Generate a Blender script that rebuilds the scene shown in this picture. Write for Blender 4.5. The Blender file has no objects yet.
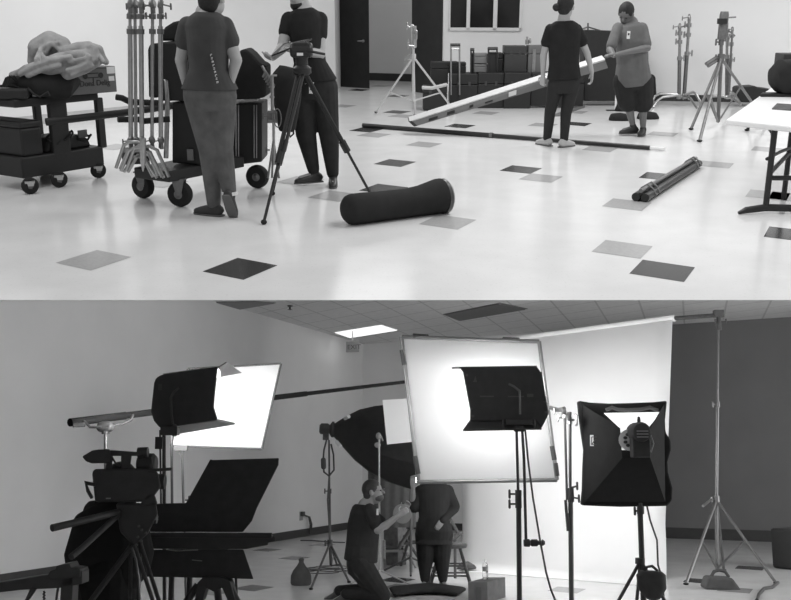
import bpy, bmesh, math, random
from mathutils import Vector, Matrix
random.seed(7)
C = bpy.context.scene.collection
SC = bpy.context.scene
F = 950.0
V = Vector

# ---------------------------------------------------------------- the two rooms and the camera
# The photograph is two stacked views; each room is a rigid place of its own, the dim studio is
# turned so that both are seen by the one camera, with an added light baffle between them.
class Room:
    def __init__(s, h, y0):
        s.h = h; s.a = math.atan((y0-300)/F)
        s.f = V((0, math.cos(s.a), math.sin(s.a))); s.u = V((0, -math.sin(s.a), math.cos(s.a)))
        s.cam = V((0, 0, h)); s.objs = []
        m = Matrix((( 1, 0, 0), (0, s.u.y, -s.f.y), (0, s.u.z, -s.f.z))).to_4x4()
        s.M = Matrix.Translation(s.cam) @ m
    def ray(s, x, y): return s.f + V(((x-395.5)/F, 0, 0)) + s.u*((300-y)/F)
    def G(s, x, y, z=0):
        d = s.ray(x, y); return s.cam + d*((z-s.h)/d.z)
    def P(s, x, y, Y):
        d = s.ray(x, y); return s.cam + d*(Y/d.y)
RA = Room(1.6, 5); RB = Room(1.6, 460)
R = RA
def G(x, y, z=0): return R.G(x, y, z)
def P(x, y, Y): return R.P(x, y, Y)
def mm(n, p): return n*(p-R.cam).dot(R.f)/F          # n pixels at point p, in metres

cam = bpy.data.cameras.new('camera'); co = bpy.data.objects.new('camera', cam); C.objects.link(co)
cam.sensor_width = 36; cam.lens = F/791*36; cam.clip_start = .05; cam.clip_end = 200
co.matrix_world = RA.M; SC.camera = co
SC.view_settings.view_transform = 'Standard'; SC.view_settings.look = 'None'
SC.view_settings.gamma = 1; SC.view_settings.exposure = 0.0
w = bpy.data.worlds.new('world'); SC.world = w; w.use_nodes = True
bg = w.node_tree.nodes['Background']; bg.inputs[0].default_value = (1, 1, 1, 1); bg.inputs[1].default_value = 0.42
def area(name, loc, size, energy, rot=(0, 0, 0), room=RA):
    l = bpy.data.lights.new(name, 'AREA'); l.shape = 'RECTANGLE'; l.size, l.size_y = size; l.energy = energy
    o = bpy.data.objects.new(name, l); C.objects.link(o)
    o.matrix_world = (RA.M @ room.M.inverted() if room is RB else Matrix()) @ Matrix.LocRotScale(V(loc), __import__('mathutils').Euler(rot), None)
    return o
for x in (-3.2, 1.8, 6.6):
    for y in (7.5, 12.5):
        area('ceiling_troffer_light', (x, y, 3.6), (1.2, 2.4), {-3.2: 50, 1.8: 86, 6.6: 96}[x]*(1.35 if y > 10 and x > 0 else 1))
area('recess_fill_light', (-.5, 18.0, 4.0), (1.6, 1.6), 28)  # unseen lamp added to brighten the recess wall
area('ceiling_troffer_light', (0, 3.0, 3.6), (5, 1.2), 25)

area('studio_fill_light', (9.2, 11.0, 1.6), (3.0, 2.0), 250, (math.radians(86), 0, math.radians(62)), RB)  # unseen fill added off frame right to brighten the left wall

# ---------------------------------------------------------------- materials
MATS = {}
def mat(name, g, rough=.6, metal=0, noise=.08, scale=12, spec=.5, emit=0, trans=0, bump=0):
    if name in MATS: return MATS[name]
    m = bpy.data.materials.new(name); m.use_nodes = True; nt = m.node_tree; N = nt.nodes; L = nt.links
    b = N['Principled BSDF']; b.inputs['Roughness'].default_value = rough; b.inputs['Metallic'].default_value = metal
    b.inputs['Specular IOR Level'].default_value = spec
    tc = N.new('ShaderNodeTexCoord'); no = N.new('ShaderNodeTexNoise'); no.inputs['Scale'].default_value = scale
    no.inputs['Detail'].default_value = 4
    L.new(tc.outputs['Object'], no.inputs['Vector'])
    r = N.new('ShaderNodeMapRange'); r.inputs[1].default_value = .25; r.inputs[2].default_value = .75
    r.inputs[3].default_value = g*(1-noise); r.inputs[4].default_value = min(1, g*(1+noise))
    L.new(no.outputs[0], r.inputs[0]); L.new(r.outputs[0], b.inputs['Base Color'])
    if bump:
        bp = N.new('ShaderNodeBump'); bp.inputs['Strength'].default_value = bump; bp.inputs['Distance'].default_value = .02
        L.new(no.outputs[0], bp.inputs['Height']); L.new(bp.outputs[0], b.inputs['Normal'])
    if emit:
        b.inputs['Emission Color'].default_value = (1, 1, 1, 1); b.inputs['Emission Strength'].default_value = emit
    if trans:
        t = N.new('ShaderNodeBsdfTranslucent'); t.inputs[0].default_value = (.9, .9, .9, 1)
        mx = N.new('ShaderNodeMixShader'); mx.inputs[0].default_value = trans
        L.new(b.outputs[0], mx.inputs[1]); L.new(t.outputs[0], mx.inputs[2]); L.new(mx.outputs[0], N['Material Output'].inputs[0])
    MATS[name] = m; return m
def glass(name):
    m = mat(name, .9, .05, noise=0); b = m.node_tree.nodes['Principled BSDF']
    b.inputs['Transmission Weight'].default_value = 1; b.inputs['IOR'].default_value = 1.33
    return m
black = mat('black_cloth', .023, .85, noise=.15, spec=.2)
blackp = mat('black_plastic', .021, .5, noise=.1, spec=.3)
blackm = mat('black_metal', .021, .42, noise=.1, spec=.4)
rubber = mat('rubber', .022, .75, noise=.12, spec=.2)
chrome = mat('brushed_chrome', .38, .3, .9, .15, 30)
steel = mat('dull_steel', .17, .45, .7, .15, 30)
white = mat('white_plastic', .78, .5, noise=.03)
skin = mat('skin', .36, .55, noise=.06, spec=.35)
skind = mat('deep_skin', .14, .55, noise=.06, spec=.35)
hair = mat('dark_hair', .02, .7, noise=.3, scale=60, spec=.3)
# the dim studio: the same kinds of stuff, blacks painted paler to offset low light
bblack = mat('studio_black_cloth', .09, .85, noise=.12, spec=.15)
bmetal = mat('studio_black_metal', .085, .5, noise=.1, spec=.25)

# ---------------------------------------------------------------- mesh building
def ortho(d):
    d = d.normalized(); a = V((0, 0, 1)) if abs(d.z) < .9 else V((1, 0, 0))
    x = d.cross(a).normalized(); return x, d.cross(x).normalized(), d
class M:
    def __init__(s): s.v = []; s.f = []; s.m = []; s.cur = 0
    def add(s, vs, fs):
        b = len(s.v); s.v += [V(v) for v in vs]; s.f += [tuple(b+i for i in f) for f in fs]; s.m += [s.cur]*len(fs); return s
    def hexa(s, c):                                   # 8 corners: bottom four, top four
        return s.add(c, [(3,2,1,0),(4,5,6,7),(0,1,5,4),(1,2,6,5),(2,3,7,6),(3,0,4,7)])
    def box(s, o, a, b, c):                           # corner and three edge vectors
        o, a, b, c = map(V, (o, a, b, c)); return s.hexa([o, o+a, o+a+b, o+b, o+c, o+a+c, o+a+b+c, o+b+c])
    def cbox(s, c, sx, sy, sz, M3=None):
        M3 = M3 or Matrix.Identity(3); a = M3@V((sx,0,0)); b = M3@V((0,sy,0)); d = M3@V((0,0,sz))
        return s.box(V(c)-a/2-b/2-d/2, a, b, d)
    def prism(s, pts, ext):
        n = len(pts); ext = V(ext)
        s.add([V(p) for p in pts]+[V(p)+ext for p in pts],
              [tuple(range(n)), tuple(range(2*n-1, n-1, -1))]+[(i, (i+1)%n+0, (i+1)%n+n, i+n) for i in range(n)])
        return s
    def rings(s, rs, cap=True):
        n = len(rs[0]); vs = [p for r in rs for p in r]; fs = []
        for k in range(len(rs)-1):
            for i in range(n):
                j = (i+1)%n; fs.append((k*n+i, k*n+j, (k+1)*n+j, (k+1)*n+i))
        if cap: fs += [tuple(range(n-1, -1, -1)), tuple((len(rs)-1)*n+i for i in range(n))]
        return s.add(vs, fs)
    def tube(s, pts, r, n=10, cap=True):
        pts = [V(p) for p in pts]; rr = r if isinstance(r, (list, tuple)) else [r]*len(pts)
        x = None; rs = []
        for i, p in enumerate(pts):
            d = (pts[min(i+1, len(pts)-1)]-pts[max(i-1, 0)]).normalized()
            if x is None: x, y, _ = ortho(d)
            else:
                x = (x-d*x.dot(d)).normalized(); y = d.cross(x)
            k = 1
            if 0 < i < len(pts)-1:
                c = (pts[i]-pts[i-1]).normalized().dot((pts[i+1]-pts[i]).normalized()); k = 1/max(.6, math.sqrt((1+max(-1, c))/2))
            rs.append([p+(x*math.cos(t)+y*math.sin(t))*rr[i]*k for t in [2*math.pi*j/n for j in range(n)]])
        return s.rings(rs, cap)
    def lathe(s, c, axis, prof, n=24):                # prof: (radius, height along axis)
        x, y, d = ortho(V(axis)); c = V(c)
        return s.rings([[c+d*h+(x*math.cos(t)+y*math.sin(t))*max(r, 1e-4) for t in [2*math.pi*j/n for j in range(n)]] for r, h in prof])
    def ell(s, c, rx, ry, rz, M3=None, nu=16, nv=10):
        M3 = M3 or Matrix.Identity(3); c = V(c)
        rs = [[c+M3@V((rx*math.sin(a)*math.cos(t), ry*math.sin(a)*math.sin(t), rz*math.cos(a))) for t in [2*math.pi*j/nu for j in range(nu)]]
              for a in [max(.02, min(math.pi-.02, math.pi*k/nv)) for k in range(nv+1)]]
        return s.rings(rs)
    def limb(s, a, ra, b, rb, n=14):                  # tapered capsule
        a, b = V(a), V(b); x, y, d = ortho(b-a); rs = []
        for k in range(6):
            t = math.pi/2*(1-k/5)
            rs.append((a-d*ra*math.sin(t), max(1e-4, ra*math.cos(t))))
        for k in range(6):
            t = math.pi/2*k/5
            rs.append((b+d*rb*math.sin(t), max(1e-4, rb*math.cos(t))))
        return s.rings([[p+(x*math.cos(t)+y*math.sin(t))*r for t in [2*math.pi*j/n for j in range(n)]] for p, r in rs])
    def loft(s, secs, side, n=24, p=2.3):             # secs: (centre, half width, half depth); side = width axis
        rs = []; side = V(side).normalized()
        for i, (c, a, b) in enumerate(secs):
            d = (V(secs[min(i+1, len(secs)-1)][0])-V(secs[max(i-1, 0)][0])).normalized()
            x = (side-d*side.dot(d)).normalized(); y = d.cross(x)
            ring = []
            for j in range(n):
                t = 2*math.pi*j/n; cx, sy = math.cos(t), math.sin(t)
                ring.append(V(c)+x*a*math.copysign(abs(cx)**(2/p), cx)+y*b*math.copysign(abs(sy)**(2/p), sy))
            rs.append(ring)
        return s.rings(rs)
    def build(s, name, mt, parent=None, smooth=False, bevel=0, remesh=0, sub=0, label=None, sm=0):
        me = bpy.data.meshes.new(name)
        off = V((0, 0, 0))
        if parent is not None: off = V(parent['_o'])
        else:
            lo = [min(v[i] for v in s.v) for i in range(3)]; hi = [max(v[i] for v in s.v) for i in range(3)]
            off = V(((lo[0]+hi[0])/2, (lo[1]+hi[1])/2, lo[2]))
        me.from_pydata([v-off for v in s.v], [], s.f)
        for q in (mt if isinstance(mt, (list, tuple)) else [mt]): me.materials.append(q)
        for p, k in zip(me.polygons, s.m): p.material_index = k
        bm = bmesh.new(); bm.from_mesh(me); bmesh.ops.recalc_face_normals(bm, faces=bm.faces); bm.to_mesh(me); bm.free()
        o = bpy.data.objects.new(name, me); C.objects.link(o)
        o['_o'] = tuple(off)
        if parent is not None: o.parent = parent
        else: o.location = off; R.objs.append(o)
        if parent is not None and parent.type == 'MESH' and parent.parent is not None: o['_sub'] = 1
        if smooth or remesh:
            for p in me.polygons: p.use_smooth = True
            if smooth and not remesh:
                try: me.set_sharp_from_angle(angle=math.radians(40))
                except Exception: pass
        if remesh:
            q = o.modifiers.new('r', 'REMESH'); q.mode = 'VOXEL'; q.voxel_size = remesh; q.use_smooth_shade = True
            q = o.modifiers.new('s', 'SMOOTH'); q.iterations = sm or 4; q.factor = .5
        if bevel:
            q = o.modifiers.new('b', 'BEVEL'); q.width = bevel; q.segments = 2; q.limit_method = 'ANGLE'
        if sub:
            q = o.modifiers.new('u', 'SUBSURF'); q.levels = q.render_levels = sub
        if label: o['label'] = label
        return o
def tag(o, label, cat, group=None, kind=None):
    o['label'] = label; o['category'] = cat
    if group: o['group'] = group
    if kind: o['kind'] = kind
    return o
def thing(name, label, cat, loc, group=None):
    o = bpy.data.objects.new(name, None); C.objects.link(o); o.location = loc; o.empty_display_size = .1
    o['_o'] = tuple(loc); R.objs.append(o); return tag(o, label, cat, group)
def struct(m, name, mt, **k):
    o = m.build(name, mt, **k); o['kind'] = 'structure'; return o
def basis(d):
    d = V((d[0], d[1], 0)).normalized(); return d, V((-d.y, d.x, 0))
def boxG(m, p, q, w, z0, z1, ins=0):                  # box over the floor edge p-q, w to its left
    d, n = basis(q-p); p = V((p.x, p.y, 0))+d*ins; L = (V((q.x, q.y, 0))-p).length-ins
    return m.box(p+n*ins+V((0, 0, z0)), d*L, n*(w-2*ins if w > 0 else w+2*ins), (0, 0, z1-z0))
def zat(px, py, Y): return P(px, py, Y).z
def knob(m, c, d, r=.012, L=.05):
    d = V(d).normalized(); m.tube([c, V(c)+d*L], r*.5, 6); m.limb(V(c)+d*L+V((0,0,r*1.5)), r*.6, V(c)+d*L-V((0,0,r*1.5)), r*.6, 6)
# ================================================================ BRIGHT ROOM (upper view): shell
R = RA
YC = G(395, 300).y                                    # where the baffle meets the floor
e1 = V((.167, .336, 0)); e2 = V((.286, -.190, 0))
tl = mat('white_floor_tile', .80, .17, noise=.05, scale=3, spec=.5)
def speck(m, amt=.12):
    nt = m.node_tree; b = nt.nodes['Principled BSDF']; src = b.inputs['Base Color'].links[0].from_socket
    no = nt.nodes.new('ShaderNodeTexNoise'); no.inputs['Scale'].default_value = 55; no.inputs['Detail'].default_value = 2
    tc = [n for n in nt.nodes if n.type == 'TEX_COORD'][0]; nt.links.new(tc.outputs['Object'], no.inputs['Vector'])
    r = nt.nodes.new('ShaderNodeMapRange'); r.inputs[1].default_value = .62; r.inputs[2].default_value = .72; r.inputs[3].default_value = 1; r.inputs[4].default_value = 1-amt
    mu = nt.nodes.new('ShaderNodeMath'); mu.operation = 'MULTIPLY'
    nt.links.new(no.outputs[0], r.inputs[0]); nt.links.new(src, mu.inputs[0]); nt.links.new(r.outputs[0], mu.inputs[1]); nt.links.new(mu.outputs[0], b.inputs['Base Color'])
speck(tl)
tg = mat('grey_floor_tile', .46, .17, noise=.08, scale=40); td = mat('dark_floor_tile', .055, .17, noise=.15, scale=40)
m = M(); m.add([(-16, YC, 0), (16, YC, 0), (16, 26, 0), (-16, 26, 0)],
               [(0,1,2,3)])
def tiles(m, lst, z=.0015, k=1.0):
    for px, py, c in lst:
        g = G(px, py); g.z = z; m.cur = c
        m.add([g-e1*.5*k-e2*.5*k, g+e2*.5*k-e1*.5*k, g+e1*.5*k+e2*.5*k, g-e2*.5*k+e1*.5*k], [(0, 1, 2, 3)])
    m.cur = 0
tiles(m, [(94, 260, 1), (240.5, 268.5, 2), (395, 163, 2), (334, 196, 1), (384, 189, 2), (448, 222, 1), (424, 144.5, 1), (521, 169.5, 2),
          (541, 178, 1), (627, 204.5, 1), (660, 176.5, 2), (460, 126, 2), (600, 149, 1), (715, 164.5, 1), (768, 149.5, 1), (768, 195, 1),
          (791, 234.5, 2), (622.5, 249, 1), (662.5, 270.5, 2), (115, 147, 1), (163, 183, 1), (397, 112, 2), (402, 116, 1), (366, 130, 2),
          (374, 135, 1), (343, 106, 1), (359, 90, 2), (381, 86, 1), (398, 96, 2), (486, 113, 1), (543, 125, 1), (577, 124, 2), (663, 134, 1),
          (791, 197, 1), (300, 181, 1), (708, 97.5, 1), (575, 112, 1), (40, 150, 1), (250, 112, 1)])
struct(m, 'floor', [tl, tg, td])
paintA = mat('white_wall_paint', .80, .7, noise=.02, scale=2)
greyA = mat('grey_wall_paint', .66, .7, noise=.03, scale=2)
baseA = mat('vinyl_baseboard', .03, .5)
def wallseg(a, b, H, mt, name, base=True, t=.1, bb=.1, bname=None, bm=None):
    d, n = basis(b-a)
    struct(M().box(V((a.x, a.y, 0)), (b-a), n*t, (0, 0, H)), name, mt)
    if base:
        struct(M().box(V((a.x, a.y, 0))-n*.012, (b-a), n*.012, (0, 0, bb)), bname or name.replace('wall', 'baseboard'), bm or baseA)
H = 4.2
# left bright wall, from off the frame on the left to the corner beside the open door
L1 = G(336, 92); L0 = G(60, 122); L0 = L1+(L0-L1)*2.2
wallseg(L0, L1, H, paintA, 'wall_left', bb=.13, bm=mat('pale_grey_baseboard', .5, .5))
# recess with the open door, its pale grey wall, dark door, window wall
C1 = G(370, 80); C2 = G(414, 82)
q = G(337, 88)
wallseg(L1, G(349, 79)+V((0, .1, 0)), H, greyA, 'wall_return', base=False)
wallseg(G(345, 79.5), C2+V((.3, 0, 0)), H, greyA, 'wall_recess', bb=.16)
o = thing('door_1', '', '', G(353, 87)); del o['label'], o['category']; o['kind'] = 'structure'
a, b = G(337.5, 87), G(369.5, 89)
dm = mat('dark_door_wood', .02, .45, noise=.2, scale=6, spec=.3)
M().box(a+V((0, 0, .01)), b-a, (0, .045, 0), (0, 0, 2.6)).build('door_leaf', dm, o, bevel=.004)
hp = P(363, 41, b.y-.03)
M().tube([hp+V((-.0, .03, 0)), hp+V((0, -.04, 0)), hp+V((-.11, -.04, 0))], .012).lathe(hp+V((0, .02, 0)), (0, -1, 0), [(.03, 0), (.03, .012)]).build('door_handle', steel, o, smooth=True)
o = thing('door_2', '', '', G(429, 95)); del o['label'], o['category']; o['kind'] = 'structure'
a, b = G(411.5, 92), G(448, 97)
M().box(a+V((0, 0, .01)), b-a, (0, .045, 0), (0, 0, 2.6)).build('door_leaf', dm, o, bevel=.004)
a2, b2 = G(448, 97), G(450.5, 97)
M().box(a2, b2-a2, (0, .12, 0), (0, 0, 2.9)).build('door_jamb', white, o)
W0, W1 = G(448.5, 97), G(700, 101.5); W1 = W0+(W1-W0)*2.0
# back wall with the window opening (window sits on its face)
wallseg(W0, W1, H, paintA, 'wall_back', bb=.11)
wallseg(G(448.5, 97), C2+V((.3, .1, 0)), H, paintA, 'wall_side', base=False)
d, n = basis(W1-W0)
def onw(px, py, off=0):                               # point of the back wall face behind a pixel
    r_ = R.ray(px, py); t = (W0-R.cam).dot(n)/r_.dot(n); return R.cam+r_*t-n*off
wz0, wz1 = onw(480, 30.5).z, onw(480, 30.5).z+1.3
o = thing('window_1', '', '', onw(480, 30.5)); del o['label'], o['category']; o['kind'] = 'structure'
x0, x1 = onw(447, 31), onw(521.5, 31)
fr = M(); wl = x1-x0
def bar(m, px0, px1, z0, z1, dep=.05):
    a = onw(px0, 31, .002); b = onw(px1, 31, .002); a.z = b.z = z0
    m.box(a, b-a, -n*dep, (0, 0, z1-z0))
wf = mat('white_window_frame', .72, .5, noise=.03)
for p0, p1 in ((449, 450.5), (466.5, 470), (493, 497), (519, 521.5)): bar(fr, p0, p1, wz0, wz1)
bar(fr, 449, 521.5, wz0-.005, wz0+.05); bar(fr, 449, 521.5, wz1-.05, wz1)
fr.build('window_frame', wf, o, bevel=.003)
gl = mat('dark_window_glass', .02, .08, spec=.5, noise=.05)
for p0, p1 in ((450.5, 466.5), (470, 493), (497, 519)):
    g_ = M(); bar(g_, p0, p1, wz0+.05, wz1-.05, .012); g_.build('pane', gl, o)
# unseen baffle added in the plane of the join to block light between rooms
pd = mat('baffle_board', .5, .8)
f_ = RA.f; 
m = M(); m.box(RA.cam+f_*1.0+V((-14, 0, 0))-RA.u*.0006, (28, 0, 0), f_*(YC/f_.y-1.0+.02), RA.u*.0004)
m.box(RA.cam+f_*(YC/f_.y+.02)+V((-16, 0, 0))-RA.u*.0006, (34, 0, 0), f_*22, RA.u*.0004)
struct(m, 'light_baffle_1', pd)

# ================================================================ people
def frame3(fwd, up=(0, 0, 1)):
    f = V(fwd).normalized(); u = V(up); s_ = f.cross(u).normalized(); u = s_.cross(f).normalized()
    return Matrix((s_, f, u)).transposed()            # columns: right, forward, up
def hand(m, w, d, palm, k=1.0, curl=.5, side=1):
    """w wrist, d direction of the hand, palm normal (where the fingers curl), side: thumb side sign"""
    d = V(d).normalized(); pn = V(palm); pn = (pn-d*pn.dot(d)).normalized(); s_ = d.cross(pn).normalized()*side
    c = w+d*.05*k
    m.loft([(w-d*.01, .026*k, .02*k), (w+d*.03*k, .038*k, .017*k), (w+d*.085*k, .042*k, .014*k), (w+d*.095*k, .038*k, .012*k)], s_, 12)
    for i, (o_, ln) in enumerate(((.031, .072), (.011, .082), (-.010, .076), (-.030, .06))):
        p = w+d*.088*k+s_*o_*k; r = .0095*k; dd = d
        for j, sg in enumerate((.42, .33, .25)):
            a = curl*(.5+.5*j); nd = (d*math.cos(a*(j+1)*.7)+pn*math.sin(a*(j+1)*.7)).normalized()
            q = p+nd*ln*sg*k; m.limb(p, r, q, r*.9, 8); p = q; r *= .93
    p = w+d*.03*k+s_*.032*k; q = p+(s_*.75+d*.6+pn*.2).normalized()*.042*k; m.limb(p, .013*k, q, .011*k, 8)
    m.limb(q, .0105*k, q+(d*.9+s_*.25+pn*.35).normalized()*.034*k, .009*k, 8)
def person(name, label, J, fwd, head_fwd, head_up=(0, 0, 1), sk=skin, shirt=None, pants=None, shoe=None, hairm=hair, sleeve=.85,
           leg=1.0, build_=1.0, belly=0, female=False, beard=False, glasses=False, cap=False, bun=False, vox=.009, hands={}, hemlen=.0, hd=1.0, toes=None,
           neckline=True, group=None, sleevew=1.0, tw=1.0, hairlong=.0, legw=1.0, loose=0):
    fwd = V(fwd).normalized(); side = fwd.cross(V((0, 0, 1))).normalized()   # the person's right hand side
    hd *= 1.1
    for S in 'RL': J['sh'+S] = J['sh'+S]+(J['neck']-J['sh'+S])*.08-V((0, 0, .01))
    ft = (J['anR']+J['anL'])/2; zmin = 0
    t = thing(name, label, 'person', V((ft.x, ft.y, 0)))
    k = build_; hw = .145*k; sw_ = (J['shR']-J['shL']); ax = sw_.normalized(); hx = (J['hipR']-J['hipL'])
    neck, pel, hc = J['neck'], (J['hipR']+J['hipL'])/2, J['head']
    chest = neck+(pel-neck)*.33; waist = neck+(pel-neck)*.68
    sw = sw_.length/2
    hx = hx.normalized() if hx.length > .05 else ax
    tdn = (pel-neck).normalized()
    torso = [(neck+(neck-pel)*.01, .06, .055), (neck+tdn*.025, sw*.5, .08*k), (neck+tdn*.055, sw*.8, .1*k), (neck+tdn*.12, sw*1.06, .115*k), (chest, sw*.97*tw, .125*k+belly*.4),
             (waist, sw*.9*tw, .115*k+belly), (pel+(waist-pel)*.25, hw*1.12, .125*k+belly*.6), (pel-(waist-pel).normalized()*.05, hw, .11*k)]
    b = M(); b.loft(torso, ax)
    F3 = frame3(head_fwd, head_up); r = .1*hd
    hup = F3.col[2]; hf = F3.col[1]; hs = F3.col[0]
    b.limb(neck-(hc-neck).normalized()*.03, .066*hd, hc-hup*.05*hd-hf*.02, .058*hd)
    b.ell(hc+hup*.02*hd-hf*.008*hd, .078*hd, .096*hd, .098*hd, F3)
    b.ell(hc-hup*.045*hd+hf*.022*hd, .058*hd, .07*hd, .072*hd, F3)
    b.limb(hc+hf*.088*hd+hup*.012, .008*hd, hc+hf*.108*hd-hup*.018*hd, .014*hd, 8)          # nose
    for s_ in (-1, 1): b.ell(hc+hs*s_*.079*hd-hup*.005, .012*hd, .02*hd, .032*hd, F3, 10, 8)
    b.limb(hc+hf*.082*hd-hup*.052*hd-hs*.02, .008*hd, hc+hf*.082*hd-hup*.052*hd+hs*.02, .008*hd, 8)
    for S, sg in (('R', 1), ('L', -1)):
        sh, el, wr = J['sh'+S], J['el'+S], J['wr'+S]
        b.limb(sh, .05*k, el, .038*k); b.limb(el, .04*k, wr, .026)
        hd_, pn, cu = hands.get(S, ((wr-el), fwd, .45))
        hand(b, wr, hd_, pn, 1.0, cu, sg)
        hp_, kn, an = J['hip'+S], J['kn'+S], J['an'+S]
        b.limb(hp_, .08*k, kn, .052*k); b.limb(kn, .052*k, an, .034)
        td = V((toes or {}).get(S, fwd)); td.normalize()
        b.limb(an-V((0, 0, .03))+td*.0, .035, an-V((0, 0, .05))+td*.13, .028)
    b.build('body', sk, t, remesh=vox, sm=3)
    e = M()
    for s_ in (-1, 1): e.ell(hc+hs*s_*.032*hd+hf*.086*hd+hup*.008*hd, .013*hd, .008*hd, .007*hd, F3, 8, 6)
    e.build('eyes', mat('eye', .03, .2), t)
    # hair
    hm = M(); hm.ell(hc+hup*.03*hd-hf*.018*hd, .086*hd, .1*hd, .1*hd, F3)
    if hairlong: hm.ell(hc-hf*.05*hd-hup*.02*hd, .08*hd, .055*hd, .085*hd, F3)
    if bun: hm.ell(hc-hf*.09-hup*.01-hs*.075, .048, .048, .045); hm.ell(hc-hf*.05*hd-hup*.02*hd, .07*hd, .05*hd, .07*hd, F3)
    # cut the hair away from the face
    keep = []
    ho = hm.build('hair', hairm, t)
    bm = bmesh.new(); bm.from_mesh(ho.data); off = V(ho['_o'])
    c0 = hc+hf*.058*hd+hup*.03*hd-off
    if not cap: bmesh.ops.bisect_plane(bm, geom=bm.verts[:]+bm.edges[:]+bm.faces[:], plane_co=c0, plane_no=(hf-hup*.75).normalized(), clear_outer=True)
    if not (bun or hairlong): bmesh.ops.bisect_plane(bm, geom=bm.verts[:]+bm.edges[:]+bm.faces[:], plane_co=hc-hup*.04*hd-off, plane_no=(-hup+hf*.7).normalized(), clear_outer=True)
    bmesh.ops.holes_fill(bm, edges=bm.edges[:]); bm.to_mesh(ho.data); bm.free()
    for p in ho.data.polygons: p.use_smooth = True
    if beard:
        bd = M(); bd.ell(hc-hup*.075*hd+hf*.03*hd, .06*hd, .066*hd, .052*hd, F3); bd.build('beard', hairm, t, smooth=True)
    if glasses:
        gm = M()
        for s_ in (-1, 1):
            c = hc+hs*s_*.034*hd+hf*.102*hd+hup*.008*hd
            gm.tube([c+hs*.024*math.cos(a)+hup*.018*math.sin(a) for a in [math.pi*2*i/12 for i in range(13)]], .0022, 6)
            gm.tube([c+hs*s_*.024+hup*.005, hc+hs*s_*.085*hd-hf*.0+hup*.008], .002, 6)
        gm.tube([hc-hs*.01+hf*.102*hd+hup*.01, hc+hs*.01+hf*.102*hd+hup*.01], .002, 6)
        gm.build('glasses', steel, t)
    if shirt is not None:
        s = M(); ex = .014+loose
        tt = [(c, a+ex, d_+ex) for c, a, d_ in (torso[1:] if hemlen else torso[1:-1])]
        if hemlen > .01: tt.append((torso[-1][0]+tdn*hemlen, hw*1.08+ex+.012, .11*k+ex+.01))
        tt = [(neck+tdn*.018, .085, .07)]+tt
        s.loft(tt, ax)
        for S in 'RL':
            sh, el, wr = J['sh'+S], J['el'+S], J['wr'+S]
            if sleeve <= 1: s.limb(sh, .06*k, sh+(el-sh)*sleeve, .056*k*sleevew)
            else: s.limb(sh, .064*k, el, .052*k); s.limb(el, .052*k, el+(wr-el)*(sleeve-1), .038)
        s.build('shirt', shirt, t, remesh=vox, sm=3)
    if pants is not None:
        s = M()
        s.loft([(pel+(waist-pel)*.35, hw*1.1+.008, .125*k+belly*.5+.008), (pel, hw*1.08+.012, .125*k+.01), (pel-(waist-pel).normalized()*.1, hw*.95, .11*k)], hx)
        for S in 'RL':
            hp_, kn, an = J['hip'+S], J['kn'+S], J['an'+S]
            if leg <= 1 and leg < .99:
                s.limb(hp_, .098*k*legw, hp_+(kn-hp_)*(leg*1.0+.1), .088*k*legw)
            else:
                s.limb(hp_, .096*k*legw, kn, .066*k*legw); s.limb(kn, .066*k*legw, an+(kn-an).normalized()*.03, .05*legw)
        s.build('trousers', pants, t, remesh=vox, sm=3)
    if shoe is not None:
        for S in 'RL':
            an = J['an'+S]; td = V((toes or {}).get(S, fwd)).normalized(); dn = V((0, 0, -1))
            if abs(td.z) > .6: dn = (fwd*-1)
            dn = (dn-td*dn.dot(td)).normalized()
            s = M(); h = max(.05, an.z) if abs(td.z) < .6 else .08
            h = min(h, .1)
            base = an+dn*h; sd = td.cross(dn)
            s.loft([(base-td*.075-dn*.03, .022, .026), (base-td*.06-dn*.042, .034, .042), (base-dn*.05, .038, .05), (base+td*.06-dn*.042, .042, .042), (base+td*.13-dn*.032, .044, .032), (base+td*.175-dn*.024, .032, .024), (base+td*.192-dn*.02, .012, .012)], sd)
            s.limb(base-td*.02-dn*.07, .042, an-dn*.0, .043)
            s.build('shoe', shoe, t, remesh=.008, sm=2)
            so = M(); so.loft([(base-td*.082-dn*.008, .03, .008), (base-td*.05-dn*.008, .037, .009), (base+td*.08-dn*.008, .044, .009), (base+td*.17-dn*.008, .036, .009), (base+td*.195-dn*.008, .014, .007)], sd)
            so.build('sole', mat('shoe_sole', .1, .8), t)
    return t
def J3(Y, **k): return {n: P(v[0], v[1], Y+(v[2] if len(v) > 2 else 0)) for n, v in k.items()}
# ================================================================ BRIGHT ROOM: people
jean = mat('mid_grey_denim', .085, .85, noise=.35, scale=9, bump=.3)
tee = mat('charcoal_tee', .042, .85, noise=.15, scale=10, bump=.2)
Y = 7.36
J = J3(Y, head=(213, -2), neck=(207, 9), shR=(226, 26), shL=(186, 26, .0), elR=(236, 60, -.02), wrR=(230, 86, -.02), elL=(181, 60, .06), wrL=(187, 90, .08),
       hipR=(220, 96), hipL=(200, 96), knR=(222, 148, .02), knL=(210, 150, 0), anR=(230, 196, -.05), anL=(214, 206, .05))
J['anR'].z = max(J['anR'].z, .17)
man = person('person', 'man seen from behind in charcoal T-shirt and faded jeans beside the stand cart', J, (.12, 1, 0), (.55, 1, -.05), shirt=tee, pants=jean,
       shoe=mat('black_sneaker', .03, .7), sleeve=.42, build_=1.2, toes={'L': (-1, .45, 0), 'R': (.1, .55, -.8)}, hands={'R': (V((-.3, .3, -1)), V((-1, 0, 0)), .8), 'L': (V((.4, .3, -1)), V((1, 0, 0)), .7)}, sleevew=1.15, legw=1.12, loose=.008, hairlong=.1)
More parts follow.
